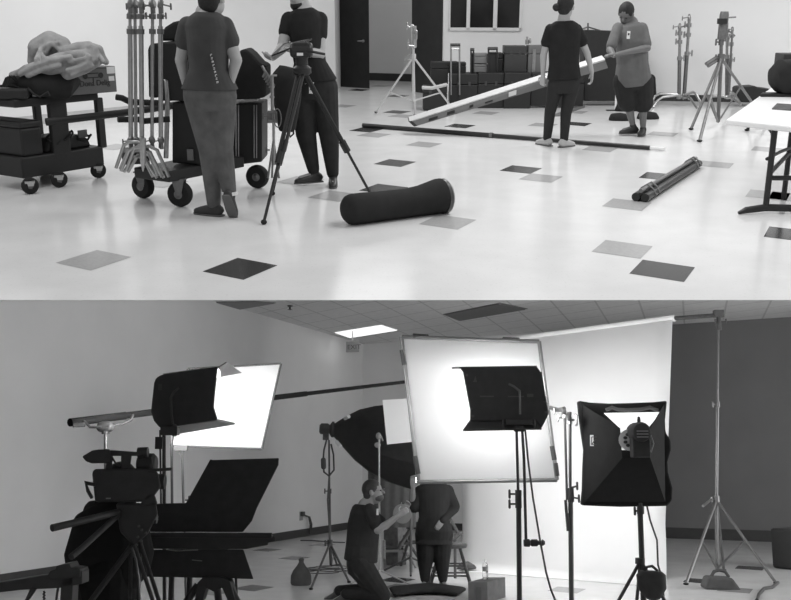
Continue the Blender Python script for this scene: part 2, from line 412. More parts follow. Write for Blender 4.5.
# marks printed down the back of the T-shirt
mk = M(); prn = mat('white_print', .5, .8)
for i in range(9):
    p = P(210+i*.8, 54+i*3.4, Y-.18-.002*i); x = mm(1.6, p); z = mm(2.1, p)
    k = i % 3
    if k == 0: mk.box(p, (x, 0, 0), (0, .02, 0), (0, 0, -z*.35)); mk.box(p, (x*.3, 0, 0), (0, .02, 0), (0, 0, -z))
    elif k == 1: mk.box(p, (x*.8, 0, 0), (0, .02, 0), (0, 0, -z*.3)); mk.box(p-V((0, 0, z*.6)), (x*.8, 0, 0), (0, .02, 0), (0, 0, -z*.3))
    else: mk.box(p, (x*.35, 0, 0), (0, .02, 0), (0, 0, -z)); mk.box(p+V((x*.6, 0, 0)), (x*.35, 0, 0), (0, .02, 0), (0, 0, -z*.8))
mk.build('back_print', prn, man)
p = P(229, 203, J['anR'].y-.06)
# pale sock band over the raised heel
sb = M(); a_ = J['anR']; sb.tube([a_+V((0, 0, .01)), a_+V((0, 0, .035))], .062, 14); sb.build('sock', mat('pale_sock', .7, .8), man)
# bearded man in black
blk = mat('black_polo', .02, .9, noise=.15, spec=.15); bpn = mat('black_work_trousers', .028, .85, noise=.2, spec=.15)
Y = 8.76
J = J3(Y, head=(298, -6), neck=(303, 6), shR=(288, 20, -.02), shL=(321, 20), elR=(282, 48, -.12), wrR=(273, 58, -.38), elL=(320, 54, -.1), wrL=(300, 50, -.36),
       hipR=(303, 88), hipL=(323, 88), knR=(306, 134, -.02), knL=(329, 134, -.02), anR=(314, 172, .0), anL=(333, 176, -.02))
man = person('person', 'bearded man in black polo shirt and trousers holding a tablet behind the black tripod', J, (-.35, -1, 0), (-.5, -1, -.3), shirt=blk, pants=bpn,
       shoe=mat('black_leather_shoe', .03, .45), sleeve=.42, build_=1.25, beard=True, belly=.03, toes={'R': (-1, -.45, 0), 'L': (.05, -1, 0)}, legw=1.15, loose=.01,
       hands={'R': (V((-.3, -.9, .05)), V((.3, -.2, .8)), .7), 'L': (V((-.7, -.5, -.1)), V((0, -.1, 1)), .6)})
bd = M(); p = P(311.5, 88, Y-.26); bd.cbox(p, mm(5, p), .006, mm(11, p)); bo = bd.build('badge', white, man)
bd = M(); bd.cbox(p+V((0, -.005, .02)), mm(3, p), .004, mm(2.5, p)); bd.cbox(p+V((0, -.005, -.012)), mm(3, p), .004, mm(1, p)); bd.build('badge_print', blackp, bo)
# woman from behind
Y = 11.24
J = J3(Y, head=(566, 7), neck=(564, 19), shR=(578, 29), shL=(549, 29), elR=(587, 53, .02), wrR=(592, 72, .02), elL=(543.5, 55, 0), wrL=(543, 76, .02),
       hipR=(572, 84), hipL=(556, 84), knR=(566, 113), knL=(550, 112, .03), anR=(564, 141, -.02), anL=(547, 140, .1))
person('person', 'woman seen from behind in black T-shirt and leggings with her hair in a bun', J, (.1, 1, 0), (.6, 1, -.1), shirt=blk, pants=mat('black_leggings', .024, .8, spec=.2),
       shoe=mat('pale_sneaker', .4, .7), sleeve=.5, build_=1.0, female=False, bun=True, toes={'L': (-.5, .8, 0), 'R': (.7, .6, 0)}, sleevew=1.25, loose=.02,
       hands={'R': (V((.05, .1, -1)), V((-1, 0, 0)), .5), 'L': (V((0, .4, -1)), V((.5, .5, 0)), .8)})
# man in shorts
Y = 12.32
J = J3(Y, head=(626, 14), neck=(631, 21), shR=(617, 28, -.05), shL=(643, 28, .0), elR=(610, 50, -.2), wrR=(614, 56, -.42), elL=(647, 48, -.18), wrL=(618, 54, -.42),
       hipR=(624, 82), hipL=(642, 82), knR=(628, 103, -.03), knL=(643, 104, -.03), anR=(633, 126, 0), anL=(643, 129, -.05))
man = person('person', 'stocky man in grey T-shirt and black shorts looking down at the long box', J, (-.45, -1, 0), (-.6, -.9, -.75), head_up=(-.2, -.5, 1), sk=mat('mid_skin', .13, .55), shirt=mat('grey_tee', .11, .85, noise=.15, scale=10, bump=.2), pants=black,
       shoe=mat('black_trainer', .025, .6), sleeve=.8, build_=1.22, belly=.06, leg=.85, toes={'R': (-1, -.3, 0), 'L': (-.45, -1, 0)}, hd=1.02, hemlen=.005, tw=1.12, legw=1.2, loose=.012,
       hands={'R': (V((-.5, -.3, .1)), V((0, 0, -1)), .6), 'L': (V((-1, -.25, 0)), V((0, 0, -1)), .6)})
p = P(628.5, 35, Y-.27); bd = M(); bd.cbox(p, mm(3.2, p), .006, mm(7.5, p)); bo = bd.build('badge', white, man)
bd = M(); bd.cbox(p+V((0, -.005, .01)), mm(1.6, p), .004, mm(2, p)); bd.build('badge_print', blackp, bo)
# tablet in the bearded man's hands
o = thing('tablet', 'thin dark tablet held by the bearded man', 'tablet', P(288, 55, 8.3))
a, b, c = P(268, 60, 8.28), P(300, 46, 8.25), P(312, 40, 8.5)
m = M(); m.hexa([P(271, 57, 8.3), P(306, 43, 8.2), P(312, 40, 8.46), P(284, 45, 8.56)] + [v+V((0, 0, .014)) for v in (P(271, 57, 8.3), P(306, 43, 8.2), P(312, 40, 8.46), P(284, 45, 8.56))]); m.build('tablet_body', blackp, o)
q_ = [P(274, 56.5, 8.31), P(304, 44, 8.23), P(309, 41, 8.44), P(285, 46, 8.53)]
m = M(); m.hexa([v+V((0, 0, .0145)) for v in q_]+[v+V((0, 0, .018)) for v in q_]); m.build('screen', mat('tablet_screen', .18, .15), o)

# ================================================================ BRIGHT ROOM: carts
def wheel(parent, c, ax, r, w_, hub=True, tyre=rubber, name='wheel'):
    ax = V(ax).normalized(); m = M()
    m.lathe(c-ax*w_/2, ax, [(r*.45, 0), (r*.85, 0), (r*.96, w_*.15), (r, w_*.35), (r, w_*.65), (r*.96, w_*.85), (r*.85, w_), (r*.45, w_)], 28)
    wo = m.build(name, tyre, parent, smooth=True)
    if hub:
        h = M(); h.lathe(c-ax*w_*.55, ax, [(r*.12, -.01), (r*.2, 0), (r*.5, w_*.12), (r*.5, w_), (r*.2, w_*1.1), (r*.12, w_*1.1+.01)], 20)
        for i in range(5):
            a = 2*math.pi*i/5; x, y, _ = ortho(ax); h.lathe(c-ax*w_*.56+(x*math.cos(a)+y*math.sin(a))*r*.33, ax, [(r*.05, -.006), (r*.05, .01)], 8)
        h.build('hub', steel, wo, smooth=True)
    return wo
def caster(parent, g, r, ax, top):
    c = V((g.x, g.y, r)); ax = V(ax).normalized()
    wheel(parent, c, ax, r, r*.6)
    f = M(); sd = V((ax.x, ax.y, 0))
    fw = V((-ax.y, ax.x, 0))
    for s_ in (-1, 1): f.prism([c+sd*s_*r*.42+fw*r*.3, c+sd*s_*r*.42-fw*r*.3, c+sd*s_*r*.42-fw*r*.5+V((0, 0, top-r)), c+sd*s_*r*.42+fw*r*.5+V((0, 0, top-r))], sd*s_*r*.1)
    f.cbox(V((c.x, c.y, top-.01)), r*1.2, r*1.2, .02)
    f.build('caster_fork', mat('zinc', .5, .4, .6), parent)
# left utility cart
p, q = G(25, 191.5), G(106, 177); d, n = basis(q-p)
o = thing('utility_cart', 'black two-shelf utility cart with lidded bins and a blanket on top, at the left edge', 'cart', V((p.x, p.y, 0)))
W = .95
zl0 = zat(25, 179, p.y); zl1 = zat(25, 158, p.y)
m = M(); boxG(m, p, q, W, zl0, zl1)
m.build('lower_shelf', blackp, o, bevel=.015)
zt1 = zat(105, 90, q.y); zt0 = zat(105, 100, q.y)
m = M(); boxG(m, p, q, W, zt0, zt1-.02); m.build('upper_shelf', blackp, o, bevel=.015)
def post(m, px, w_=.06):
    g = G(px, 178); 
    r_ = R.ray(px, 150); # along the right-hand side of the cart
    nn = n; t = ((p-R.cam).x*nn.x+(p-R.cam).y*nn.y)/(r_.x*nn.x+r_.y*nn.y); b = R.cam+r_*t
    m.box((b.x, b.y, zl1-.02), d*w_, n*.05, (0, 0, zt0-zl1+.04))
m = M(); post(m, 54, .19); m.build('post', blackp, o, bevel=.01)
m = M(); post(m, 101, .08); m.build('post', blackp, o, bevel=.01)
m = M(); m.box(V((p.x, p.y, zl1-.02))+n*(W-.06)+d*.0, d*.08, n*.05, (0, 0, zt0-zl1+.04)); m.build('post', blackp, o, bevel=.01)
m = M(); m.box(V((q.x, q.y, zl1-.02))+n*(W-.06)-d*.08, d*.08, n*.05, (0, 0, zt0-zl1+.04)); m.build('post', blackp, o, bevel=.01)
for g in (G(31, 194), G(60, 187.5), G(99, 178), G(31, 194)+n*.8, G(99, 178)+n*.8):
    caster(o, g, .075, n+d*.4, zl0+.005)
# things on its lower shelf
def shelfpt(px, k): # px on side edge; k metres in
    r_ = R.ray(px, 150); t = ((p-R.cam).x*n.x+(p-R.cam).y*n.y)/(r_.x*n.x+r_.y*n.y); b = R.cam+r_*t; return V((b.x, b.y, 0))+n*k
a = shelfpt(24, .02); b = shelfpt(45, .02)
o2 = thing('storage_bin', 'black lidded storage bin on the lower shelf of the utility cart', 'bin', a+V((0, 0, zl1)))
zb = zat(46, 121, b.y)
m = M(); boxG(m, a, b, .7, zl1, zb-.05); m.build('bin', blackp, o2, bevel=.02)
m = M(); boxG(m, a-d*.0, b+d*.01, .71, zb-.05, zb+.01); m.build('lid', blackp, o2, bevel=.02)
a = shelfpt(50, .06); b = shelfpt(96, .06)
o2 = thing('power_pack', 'dark lumpy power unit with looped cables on the lower cart shelf beside the bin', 'power unit', a+V((0, 0, zl1)))
m = M(); L = (b-a).length; zt = zat(75, 136, (a.y+b.y)/2)
m.prism([a+V((0, 0, zl1)), a+d*L+V((0, 0, zl1)), a+d*L*.95+V((0, 0, zl1+(zt-zl1)*.6)), a+d*L*.8+V((0, 0, zt)), a+d*L*.1+V((0, 0, zt))], n*.35)
m.build('housing', blackp, o2, bevel=.02)
m = M()
for i in range(7):
    c = a+d*L*random.uniform(.15, .85)+n*random.uniform(-.02, .3)+V((0, 0, zt-random.uniform(-.01, .04)))
    x, y, _ = ortho(V((random.uniform(-.4, .4), random.uniform(-.4, .4), 1)))
    m.tube([c+(x*math.cos(t)+y*math.sin(t))*.07+V((0, 0, .015*math.sin(3*t))) for t in [2*math.pi*k/16 for k in range(17)]], .011, 6)
m.build('cable_loops', rubber, o2, smooth=True)
m = M(); c = a+d*L*.7-n*.01+V((0, 0, zl1+.1)); m.box(c, d*.1, -n*.012, (0, 0, .07)); m.build('control_panel', mat('dark_panel', .07, .5), o2)
m = M(); c = a+d*L*.42+n*.1+V((0, 0, zt-.01)); m.tube([c, c+V((0, 0, .1))], .018, 8); m.build('plug', rubber, o2)
# long black bar resting between the carts
o2 = M().tube([P(46, 122, 8.5), P(122, 113, 8.9), P(190, 103, 9.2)], .034, 10).build('long_bar', blackp, smooth=True)
tag(o2, 'long straight black bar running from the utility cart to the stand cart', 'bar')
# top shelf load: brown box, blanket, dark bag, wires
def onshelf(px, k, z=0): v = shelfpt(px, k); v.z = zt1-.02+z; return v
Yb = q.y
a, b = P(71, 96, Yb-.35), P(117, 91, Yb+.05); a.z = b.z = zt1-.02
d2, n2 = basis(b-a)
hb = P(117, 66, b.y).z-b.z
o2 = thing('cardboard_box', 'grey printed cardboard box with white stickers under the blanket on the cart', 'box', a)
m = M(); m.box(a, b-a, n2*.5, (0, 0, hb)); bx = m.build('carton', mat('box_card', .12, .8, noise=.06), o2, bevel=.004)
def sticker(u0, u1, v0, v1, mt, name, par=None):
    return M().box(a+(b-a)*u0-n2*.002+V((0, 0, hb*v0)), (b-a)*(u1-u0), n2*.0025, (0, 0, hb*(v1-v0))).build(name, mt, par or bx)
lw = mat('sticker_paper', .62, .7)
sticker(.81, .985, .72, .98, lw, 'sticker'); sticker(.84, .96, .44, .62, lw, 'sticker')
sticker(.0, .8, .93, .96, mat('box_seam', .06, .8), 'tape')
ink = mat('box_ink', .022, .8)
def textobj(s, loc, size, xdir, up, mt, parent, name):
    cu = bpy.data.curves.new(name, 'FONT'); cu.body = s; cu.size = size; cu.extrude = .001
    o = bpy.data.objects.new(name, cu); C.objects.link(o)
    dg = bpy.context.evaluated_depsgraph_get(); me = bpy.data.meshes.new_from_object(o.evaluated_get(dg)); bpy.data.objects.remove(o); bpy.data.curves.remove(cu)
    me.name = name; x = V(xdir).normalized(); u = V(up); u = (u-x*u.dot(x)).normalized(); zz = x.cross(u)
    me.transform(Matrix((x, u, zz)).transposed().to_4x4()); me.transform(Matrix.Translation(V(loc)-V(parent['_o'])))
    me.materials.clear(); me.materials.append(mt)
    o = bpy.data.objects.new(name, me); C.objects.link(o); o.parent = parent; o['_o'] = parent['_o']; return o
textobj('Dona Delig', a+(b-a)*.2+V((0, 0, hb*.3))-n2*.003, .072, b-a, (0, 0, 1), ink, bx, 'box_lettering')
m = M()
c0 = a+(b-a)*.5-n2*.003+V((0, 0, hb*.68)); u = (b-a).normalized()
for s_ in (-1, 1): m.lathe(c0+u*s_*.085, n2, [(.026, 0), (.026, -.002)], 14)
m.box(c0-u*.06+V((0, 0, .018)), u*.12, n2*.002, (0, 0, .008)); m.box(c0-u*.06-V((0, 0, .02)), u*.12, n2*.002, (0, 0, .008)); m.box(c0-u*.005-V((0, 0, .06)), u*.01, n2*.002, (0, 0, .045))
m.build('box_emblem', ink, bx)
# dark bag beneath the blanket
m = M(); c = P(38, 88, Yb-.55)
m.loft([(P(12, 92, Yb-.5), .05, .05), (P(16, 84, Yb-.5), .12, .09), (P(35, 82, Yb-.45), .2, .12), (P(58, 84, Yb-.4), .2, .13), (P(73, 86, Yb-.35), .16, .12), (P(76, 88, Yb-.35), .1, .08)], (0, 1, 0))
o2 = m.build('soft_bag', black, remesh=.02); tag(o2, 'dark soft bag sagging under the blanket at the left of the cart top', 'bag')
for k in range(3):
    m = M(); m.tube([P(2+2*k, 87, Yb-.7), P(6+2*k, 78-k, Yb-.7), P(14, 76+2*k, Yb-.65), P(20, 84, Yb-.6)], .008, 6)
    o2 = m.build('cable', rubber, smooth=True); tag(o2, 'thin black cable arching over the left end of the cart top', 'cable', 'cables on the cart top')
m = M(); m.tube([P(0, 86, Yb-.7), P(12, 85.5, Yb-.65), P(20, 88, Yb-.6)], .012, 6)
o2 = m.build('cable', rubber, smooth=True); tag(o2, 'thick black cable lying flat at the left end of the cart top', 'cable')
m = M(); m.tube([P(28, 88, Yb-.8), P(34, 94, Yb-.8), P(40, 97, Yb-.8), P(48, 92, Yb-.8), P(50, 96, Yb-.8)], .008, 6)
o2 = m.build('cable', rubber, smooth=True); tag(o2, 'black cable hanging in a loop below the soft bag at the cart edge', 'cable')
# black tray of gear at the left end of the shelf
a, b = P(-30, 98, Yb-.75), P(28, 96, Yb-.72); m = M(); a.z = b.z = zt1-.02
m.box(a, b-a, (-.1, .4, 0), (0, 0, zat(20, 89, Yb-.75)-a.z)); o2 = m.build('gear_case', blackp, bevel=.02); tag(o2, 'flat black case on the cart top cut by the left edge of the picture', 'case')
# the blanket: folds built as ridges
bl = mat('grey_blanket', .3, .95, noise=.3, scale=8, bump=1.0, spec=.1)
m = M()
def fold(pts, r): 
    for (a_, ra), (b_, rb) in zip(zip(pts, r), list(zip(pts, r))[1:]): m.limb(a_, ra, b_, rb, 12)
fold([P(34, 61, Yb-.3), P(38, 48, Yb-.3), P(50, 42, Yb-.3), P(62, 45, Yb-.32), P(68, 50, Yb-.3)], [.06, .09, .1, .08, .06])
fold([P(40, 58, Yb-.28), P(56, 54, Yb-.2), P(66, 56, Yb-.2)], [.09, .14, .1])
fold([P(16, 76, Yb-.55), P(26, 70, Yb-.56), P(40, 66, Yb-.58), P(58, 59, Yb-.56), P(78, 55, Yb-.5), P(86, 54, Yb-.45)], [.035, .045, .052, .055, .05, .04])
fold([P(40, 72, Yb-.5), P(50, 68, Yb-.52), P(64, 63, Yb-.52), P(80, 60, Yb-.5)], [.05, .075, .07, .05])
fold([P(66, 52, Yb-.4), P(78, 48, Yb-.38), P(89, 46, Yb-.36), P(94, 52, Yb-.4), P(94, 62, Yb-.45), P(84, 68, Yb-.5), P(68, 75, Yb-.52)], [.05, .055, .045, .05, .055, .055, .045])
fold([P(70, 66, Yb-.5), P(80, 64, Yb-.48), P(66, 75, Yb-.5)], [.07, .07, .04])
fold([P(90, 47, Yb-.2), P(98, 50, Yb-.2), P(101, 57, Yb-.2), P(106, 62, Yb-.2)], [.045, .05, .045, .03])
fold([P(88, 58, Yb-.2), P(98, 60, Yb-.2)], [.09, .05])
fold([P(12, 75, Yb-.5), P(26, 72, Yb-.4), P(42, 74, Yb-.35)], [.03, .05, .05])
for pts, r_ in (([(36, 60), (41, 49), (52, 43.5)], .022), ([(44, 56), (50, 46), (58, 43)], .02), ([(20, 74), (34, 66), (52, 60), (70, 57)], .026), ([(28, 76), (44, 69), (60, 65)], .022),
                ([(54, 45), (60, 50), (60, 56)], .022), ([(68, 70), (78, 68), (90, 63)], .024), ([(70, 62), (84, 59), (92, 55)], .02), ([(72, 75), (82, 70), (93, 66)], .018),
                ([(70, 52), (80, 48.5), (90, 47)], .024), ([(84, 53), (90, 57), (88, 64)], .022), ([(96, 50), (100, 56), (104, 62)], .02), ([(40, 50), (44, 58), (42, 63)], .018)):
    fold([P(x, y, Yb-.63 if y > 56 else Yb-.41) for x, y in pts], [r_]*len(pts))
o2 = m.build('blanket', bl, remesh=.011, sm=1); tag(o2, 'rumpled light grey blanket heaped on the utility cart', 'blanket')
o2['_k'] = 1; del o2['_k']

# stand cart
p, q = G(131, 190), G(268, 178)
p = G(150, 203); q = G(300, 176)
wh = [G(144, 198), G(181, 206.5), G(258, 188), G(222, 183)]
o = thing('equipment_cart', 'black platform cart on fat air-filled wheels carrying the hanging stands and cases', 'cart', wh[1])
zc = zat(182, 180, wh[1].y)
rr = .11
a = G(170, 206); b = G(268, 185); d3, n3 = basis(b-a)
rw = mm(12.8, wh[1])
for g in wh:
    wheel(o, V((g.x, g.y, rw)), V((-.25, -1, 0)) if g is not wh[0] else V((-.5, -1, 0)), rw, rw*.75)
for g in wh[:2]:
    f = M(); c = V((g.x, g.y, rw))
    for s_ in (-1, 1):
        f.prism([c+V((.02, s_*rw*.5, 0)), c+V((-.02, s_*rw*.5, 0)), c+V((-.05, s_*rw*.5, rw*1.15)), c+V((.05, s_*rw*.5, rw*1.15))], (0, .006*s_, 0))
    f.cbox(c+V((0, 0, rw*1.2)), .12, rw*1.2, .012); f.build('caster_fork', steel, o)
z0 = rw*2.15; z1 = z0+.1
m = M(); base = wh[1]; 
c1 = V((wh[0].x-.2, wh[0].y+.1, 0)); c2 = V((wh[1].x-.0, wh[1].y-.12, 0)); dd, nn = basis(wh[2]-wh[1])
m.box(V((wh[1].x, wh[1].y, z0))-dd*.16-nn*.05, dd*.92, nn*.40, (0, 0, .09)); m.build('deck', blackp, o, bevel=.01)
m = M(); 
uL = [P(150, 156, wh[1].y+.2), P(166, 60, wh[1].y+.2)]
m.tube([P(166, 158, wh[1].y+.1), P(167.5, 100, wh[1].y+.1), P(166, 82, wh[1].y+.12), P(160, 75, wh[1].y+.2)], .02, 10); m.build('upright_tube', chrome, o, smooth=True)
for pts in ([P(116, 97, wh[1].y-.12), P(122, 98, wh[1].y-.12), P(130, 102, wh[1].y-.1), P(160, 103, wh[1].y+.1)], [P(118, 119.5, wh[1].y-.1), P(140, 119.5, wh[1].y)], [P(139, 121.5, wh[1].y-.25), P(170, 119, wh[1].y-.2)]):
    M().tube(pts, .024, 10).build('handle', rubber, o, smooth=True)
m = M(); m.box(P(124, 165, wh[1].y-.05), (.2, .05, 0), (-.1, .3, 0), (0, 0, .1)); m.build('step_bracket', blackp, o, bevel=.01)
# tall rounded black bag and hard cases strapped on the cart
def cpx(name, label, cat, pts, Y, dep, mt=blackp, bevel=.012, group=None, skew=0):
    m = M(); m.prism([P(x, y, Y) for x, y in pts], (skew, dep, 0)); o = m.build(name, mt, bevel=bevel); return tag(o, label, cat, group)
Yc = wh[1].y+.12
o2 = thing('hard_case', 'tall black equipment case on the stand cart behind the man in jeans', 'case', P(195, 168, Yc))
m = M(); m.prism([P(159, 46, Yc), P(161, 42, Yc), P(212, 42, Yc), P(214, 46, Yc), P(214, 101, Yc), P(160, 101, Yc)], (.05, .42, 0)); m.build('lid', blackp, o2, bevel=.012)
m = M(); m.prism([P(172, 102.5, Yc+.02), P(214, 102.5, Yc+.02), P(214, 166, Yc+.02), P(172, 163, Yc+.02)], (.05, .42, 0)); m.build('case_body', blackp, o2, bevel=.012)
m = M(); m.box(P(188, 160, Yc), (.05, 0, 0), (0, -.02, 0), (0, 0, .09)); m.build('latch', steel, o2)
m = M(); m.prism([P(x, y, Yc+.1) for x, y in ((159, 41), (160, 34), (165, 27), (173, 22), (182, 20), (195, 21), (203, 28), (207, 41))], (0, .25, 0))
o2 = m.build('padded_bag', black, bevel=.02); tag(o2, 'round-topped black padded bag on top of the tall case', 'bag')
m = M(); m.prism([P(x, y, Yc-.05) for x, y in ((147, 50), (149, 44), (157, 43), (158, 98), (148, 98))], (.05, .3, 0))
o2 = m.build('padded_bag', black, bevel=.02); tag(o2, 'narrow black bag squeezed between the hanging stands and the tall case', 'bag')
# case between the two men with ribbed chrome edges
Yd = wh[2].y-.12
o2 = thing('hard_case', 'black case with shiny edge strips between the two men on the stand cart', 'case', P(250, 170, Yd))
m = M(); m.prism([P(228, 104, Yd), P(262, 103, Yd), P(262, 162, Yd), P(228, 166, Yd)], (.0, .4, 0)); m.build('case_body', blackp, o2, bevel=.012)
for x in (236, 238.5, 254, 256.5): M().tube([P(x, 105, Yd-.01), P(x, 158, Yd-.01)], .006, 6).build('edge_strip', chrome, o2)
m = M(); m.prism([P(x, y, Yd-.05) for x, y in ((236, 58), (240, 50), (246, 49), (252, 54), (260, 63), (266, 66), (266, 97), (258, 99), (232, 100), (230, 80))], (0, .35, 0))
o2 = m.build('camera_bag', black, bevel=.02); tag(o2, 'slouched black camera bag on the shiny-edged case between the men', 'bag')
m = M(); m.box(P(244, 102, Yd-.02), P(257, 101, Yd-.02)-P(244, 102, Yd-.02), (0, .2, 0), (0, 0, .04)); o2 = m.build('white_pad', mat('grey_pad', .45, .7)); tag(o2, 'small pale pad lying between camera bag and shiny-edged case', 'pad')
# hanging stands (left): each a pole with grip head and folded bent legs
def gobo(m, c, r=.03, ax=(1, 0, .2)):
    m.lathe(c-V(ax).normalized()*.02, ax, [(r*.7, 0), (r, .01), (r, .03), (r*.7, .04)], 12); knob(m, c, V(ax)*-1, r*.35, r*2.2)
    m.tube([c, c-V((0, 0, .07))], r*.55, 8)
hang = [(131, .02), (136, .1), (142, -.03), (155, .0), (161, -.04)]
labels = ['leftmost chrome stand hung upright on the end of the equipment cart', 'thin chrome stand, second from the left in the hung row', 'chrome stand in the middle of the hung row',
          'slanting thin chrome stand left of the black handle ends', 'rightmost chrome stand of the row hung on the cart']
for i, (x, dy) in enumerate(hang):
    Yh = wh[1].y-.25+dy; b_ = P(x, 150, Yh)
    o2 = thing('light_stand', labels[i], 'stand', b_, 'chrome stands hung on the equipment cart')
    xt = x+(-1 if i < 3 else -.5)-(2 if i == 3 else 0); xb = x-(3 if i == 3 else 0)
    M().tube([P(xb, 148, Yh), P(xt, 26, Yh)],   .0185 if i != 1 and i != 3 else .014, 10).build('pole', chrome, o2, smooth=True)
    M().tube([P(xt, 30, Yh), P(xt, 10, Yh)], .012, 10).build('riser', chrome, o2, smooth=True)
    m = M()
    for yy in (14, 29): m.tube([P(xt, yy, Yh), P(xt, yy+5, Yh)], .026, 10)
    knob(m, P(xt, 17, Yh), (-1 if i % 2 else 1, -.4, .2)); m.build('collar', steel, o2, smooth=True)
    m = M(); gobo(m, P(xt, 4, Yh), .035, (1 if i % 2 else -1, -.3, .25)); m.build('grip_head', steel, o2, smooth=True)
    m = M(); gobo(m, P(xb, 140, Yh-.01), .03); m.build('leg_collar', steel, o2, smooth=True)
    if i in (0, 2, 4):
        k = {0: 0, 2: 1, 4: 2}[i]; s = [(120-0, 168), (124, 171), (128, 171)][k]; e = [(158, 176), (162, 177), (169, 177)][k]; yy = [150, 152, 142][k]; yl = [141+1, 148, 146][k]
        M().tube([P(s[0]-4+k*1, s[1], Yh-.04), P(s[0]+4+k, yl+3, Yh-.05), P(s[0]+9+k, yl, Yh-.06), P(e[0]-20, yl, Yh-.08), P(e[0]-12, yl+4, Yh-.09), P(e[0], e[1], Yh-.12)], .0135, 8).build('leg', chrome, o2, smooth=True)
        M().tube([P(s[0], s[1]+1, Yh+.04), P(s[0]+8+k, yl+9, Yh+.02), P(e[0]-18, yl+9, Yh-.02), P(e[0]-5, e[1]+1, Yh-.05)], .0125, 8).build('leg', chrome, o2, smooth=True)
m = M(); m.lathe(P(143, 138, wh[1].y-.42), P(143, 170, wh[1].y-.42)-P(143, 138, wh[1].y-.42), [(.024, 0), (.024, .18), (.004, .26)], 12)
o2 = m.build('stand_spike', chrome, smooth=True); tag(o2, 'polished pointed spike hanging in front of the folded stand legs', 'spike')
# chrome stand at the right end of cart
Ys = 7.9
o2 = thing('light_stand', 'short chrome stand with knobs standing in front of the bearded man', 'stand', P(273, 172, Ys))
M().tube([P(274, 165, Ys), P(273.5, 110, Ys)], .012, 10).build('pole', chrome, o2, smooth=True)
M().tube([P(272.5, 112, Ys), P(272, 76, Ys)], .014, 10).build('riser', chrome, o2, smooth=True)
m = M(); m.tube([P(270, 75.5, Ys), P(277, 75.5, Ys)], .008, 8); m.tube([P(272, 86, Ys), P(272, 88, Ys)], .02, 8); m.tube([P(272, 96, Ys), P(272, 98, Ys)], .02, 8); m.build('collar', chrome, o2, smooth=True)
m = M()
for x0, y0 in ((268, 112), (268, 121)): m.tube([P(x0, y0, Ys-.04), P(x0+8, y0, Ys-.04)], .012, 8)
m.box(P(267, 123, Ys), P(277, 123, Ys)-P(267, 123, Ys), (0, .04, 0), (0, 0, .09)); knob(m, P(268, 116, Ys), (-1, 0, 0), .014, .04); knob(m, P(270, 150, Ys), (-1, 0, 0), .014, .03)
m.build('clamp', steel, o2, smooth=True)
m = M(); cc = P(277.5, 118, Ys-.05); m.tube([cc+V((.03*math.cos(t), 0, .075*math.sin(t))) for t in [2*math.pi*k/16 for k in range(17)]], .005, 6); m.build('ring', steel, o2, smooth=True)
m = M()
for (xa, ya) in ((268, 176), (279, 178), (272, 170)): m.tube([P(273.5, 140, Ys), G(xa, ya) if False else P(xa, 178, Ys+(xa-273)*.02)], .009, 8)
m.build('legs', steel, o2, smooth=True)
m = M()
for i in range(6):
    c = P(262+i*1.6, 66+i*2.6, 8.0); m.tube([c, c+V((.03, -.02, -.05)), c+V((.01, -.03, -.09))], .012, 8)
o2 = m.build('cable_clamps', steel, smooth=True); tag(o2, 'cluster of small shiny clamps and cables below the tablet', 'clamps')
m = M(); m.loft([(P(287, 132, 8.2), .07, .06), (P(287, 100, 8.2), .12, .1), (P(287, 76, 8.2), .13, .1), (P(289, 67, 8.2), .08, .06)], (1, 0, 0))
o2 = m.build('equipment_bag', black, remesh=.02); tag(o2, 'round-shouldered black bag hanging behind the tripod in front of the bearded man', 'bag')
m = M()
m.tube([P(293, 118, 8.3), P(293.5, 134, 8.3), P(290, 137, 8.3), P(289, 133, 8.3), P(286, 144, 8.3)], .008, 6)
o2 = m.build('cable', rubber, smooth=True); tag(o2, 'thin cable end with a plug dangling between the bearded man\'s legs', 'cable')

# black tripod in front of the bearded man
Yt = G(263, 224).y+.25
feet = [G(264, 224.5), G(272.5, 195.5), G(371, 197)]
ap = P(302, 68, (feet[0].y+feet[1].y+feet[2].y)/3-.0)
o2 = thing('camera_tripod', 'black camera tripod with a fluid head standing before the bearded man', 'tripod', V((ap.x, ap.y, 0)))
for i, g in enumerate(feet):
    g = V((g.x, g.y, .02)); k = ap+(g-ap)*.6
    lo = M(); lo.tube([k, g], .0125, 8); lg = M(); sdir = (g-ap).cross(V((0, 0, 1))).normalized()
    for s_ in (-.5, .5): lg.tube([ap+sdir*s_*.05, k+sdir*s_*.04], .014, 8)
    lg.tube([k-(g-ap).normalized()*.05, k+(g-ap).normalized()*.05], .032, 8)
    l = lg.build('leg', blackm, o2, smooth=True); lo.build('lower_leg', blackm, l, smooth=True)
    f = M(); f.ell(g, .024, .024, .02); f.build('foot', rubber, l, smooth=True)
m = M(); m.lathe(ap-V((0, 0, .06)), (0, 0, 1), [(.05, 0), (.075, .02), (.075, .06), (.05, .08), (.05, .16)], 18); m.build('crown', blackm, o2, smooth=True)
m = M(); m.cbox(ap+V((0, 0, .14)), .12, .1, .12); m.lathe(ap+V((-.09, 0, .14)), (1, 0, 0), [(.05, 0), (.06, .02), (.06, .16), (.05, .18)], 18); m.build('fluid_head', blackm, o2, bevel=.01)
m = M(); m.box(ap+V((-.03, -.08, .1)), (.05, 0, 0), (0, -.004, 0), (0, 0, .022)); m.build('head_label', white, o2)
m = M(); m.tube([ap+V((.02, 0, .14)), ap+V((.2, -.25, .12))], .01, 8); m.build('pan_handle', blackm, o2)

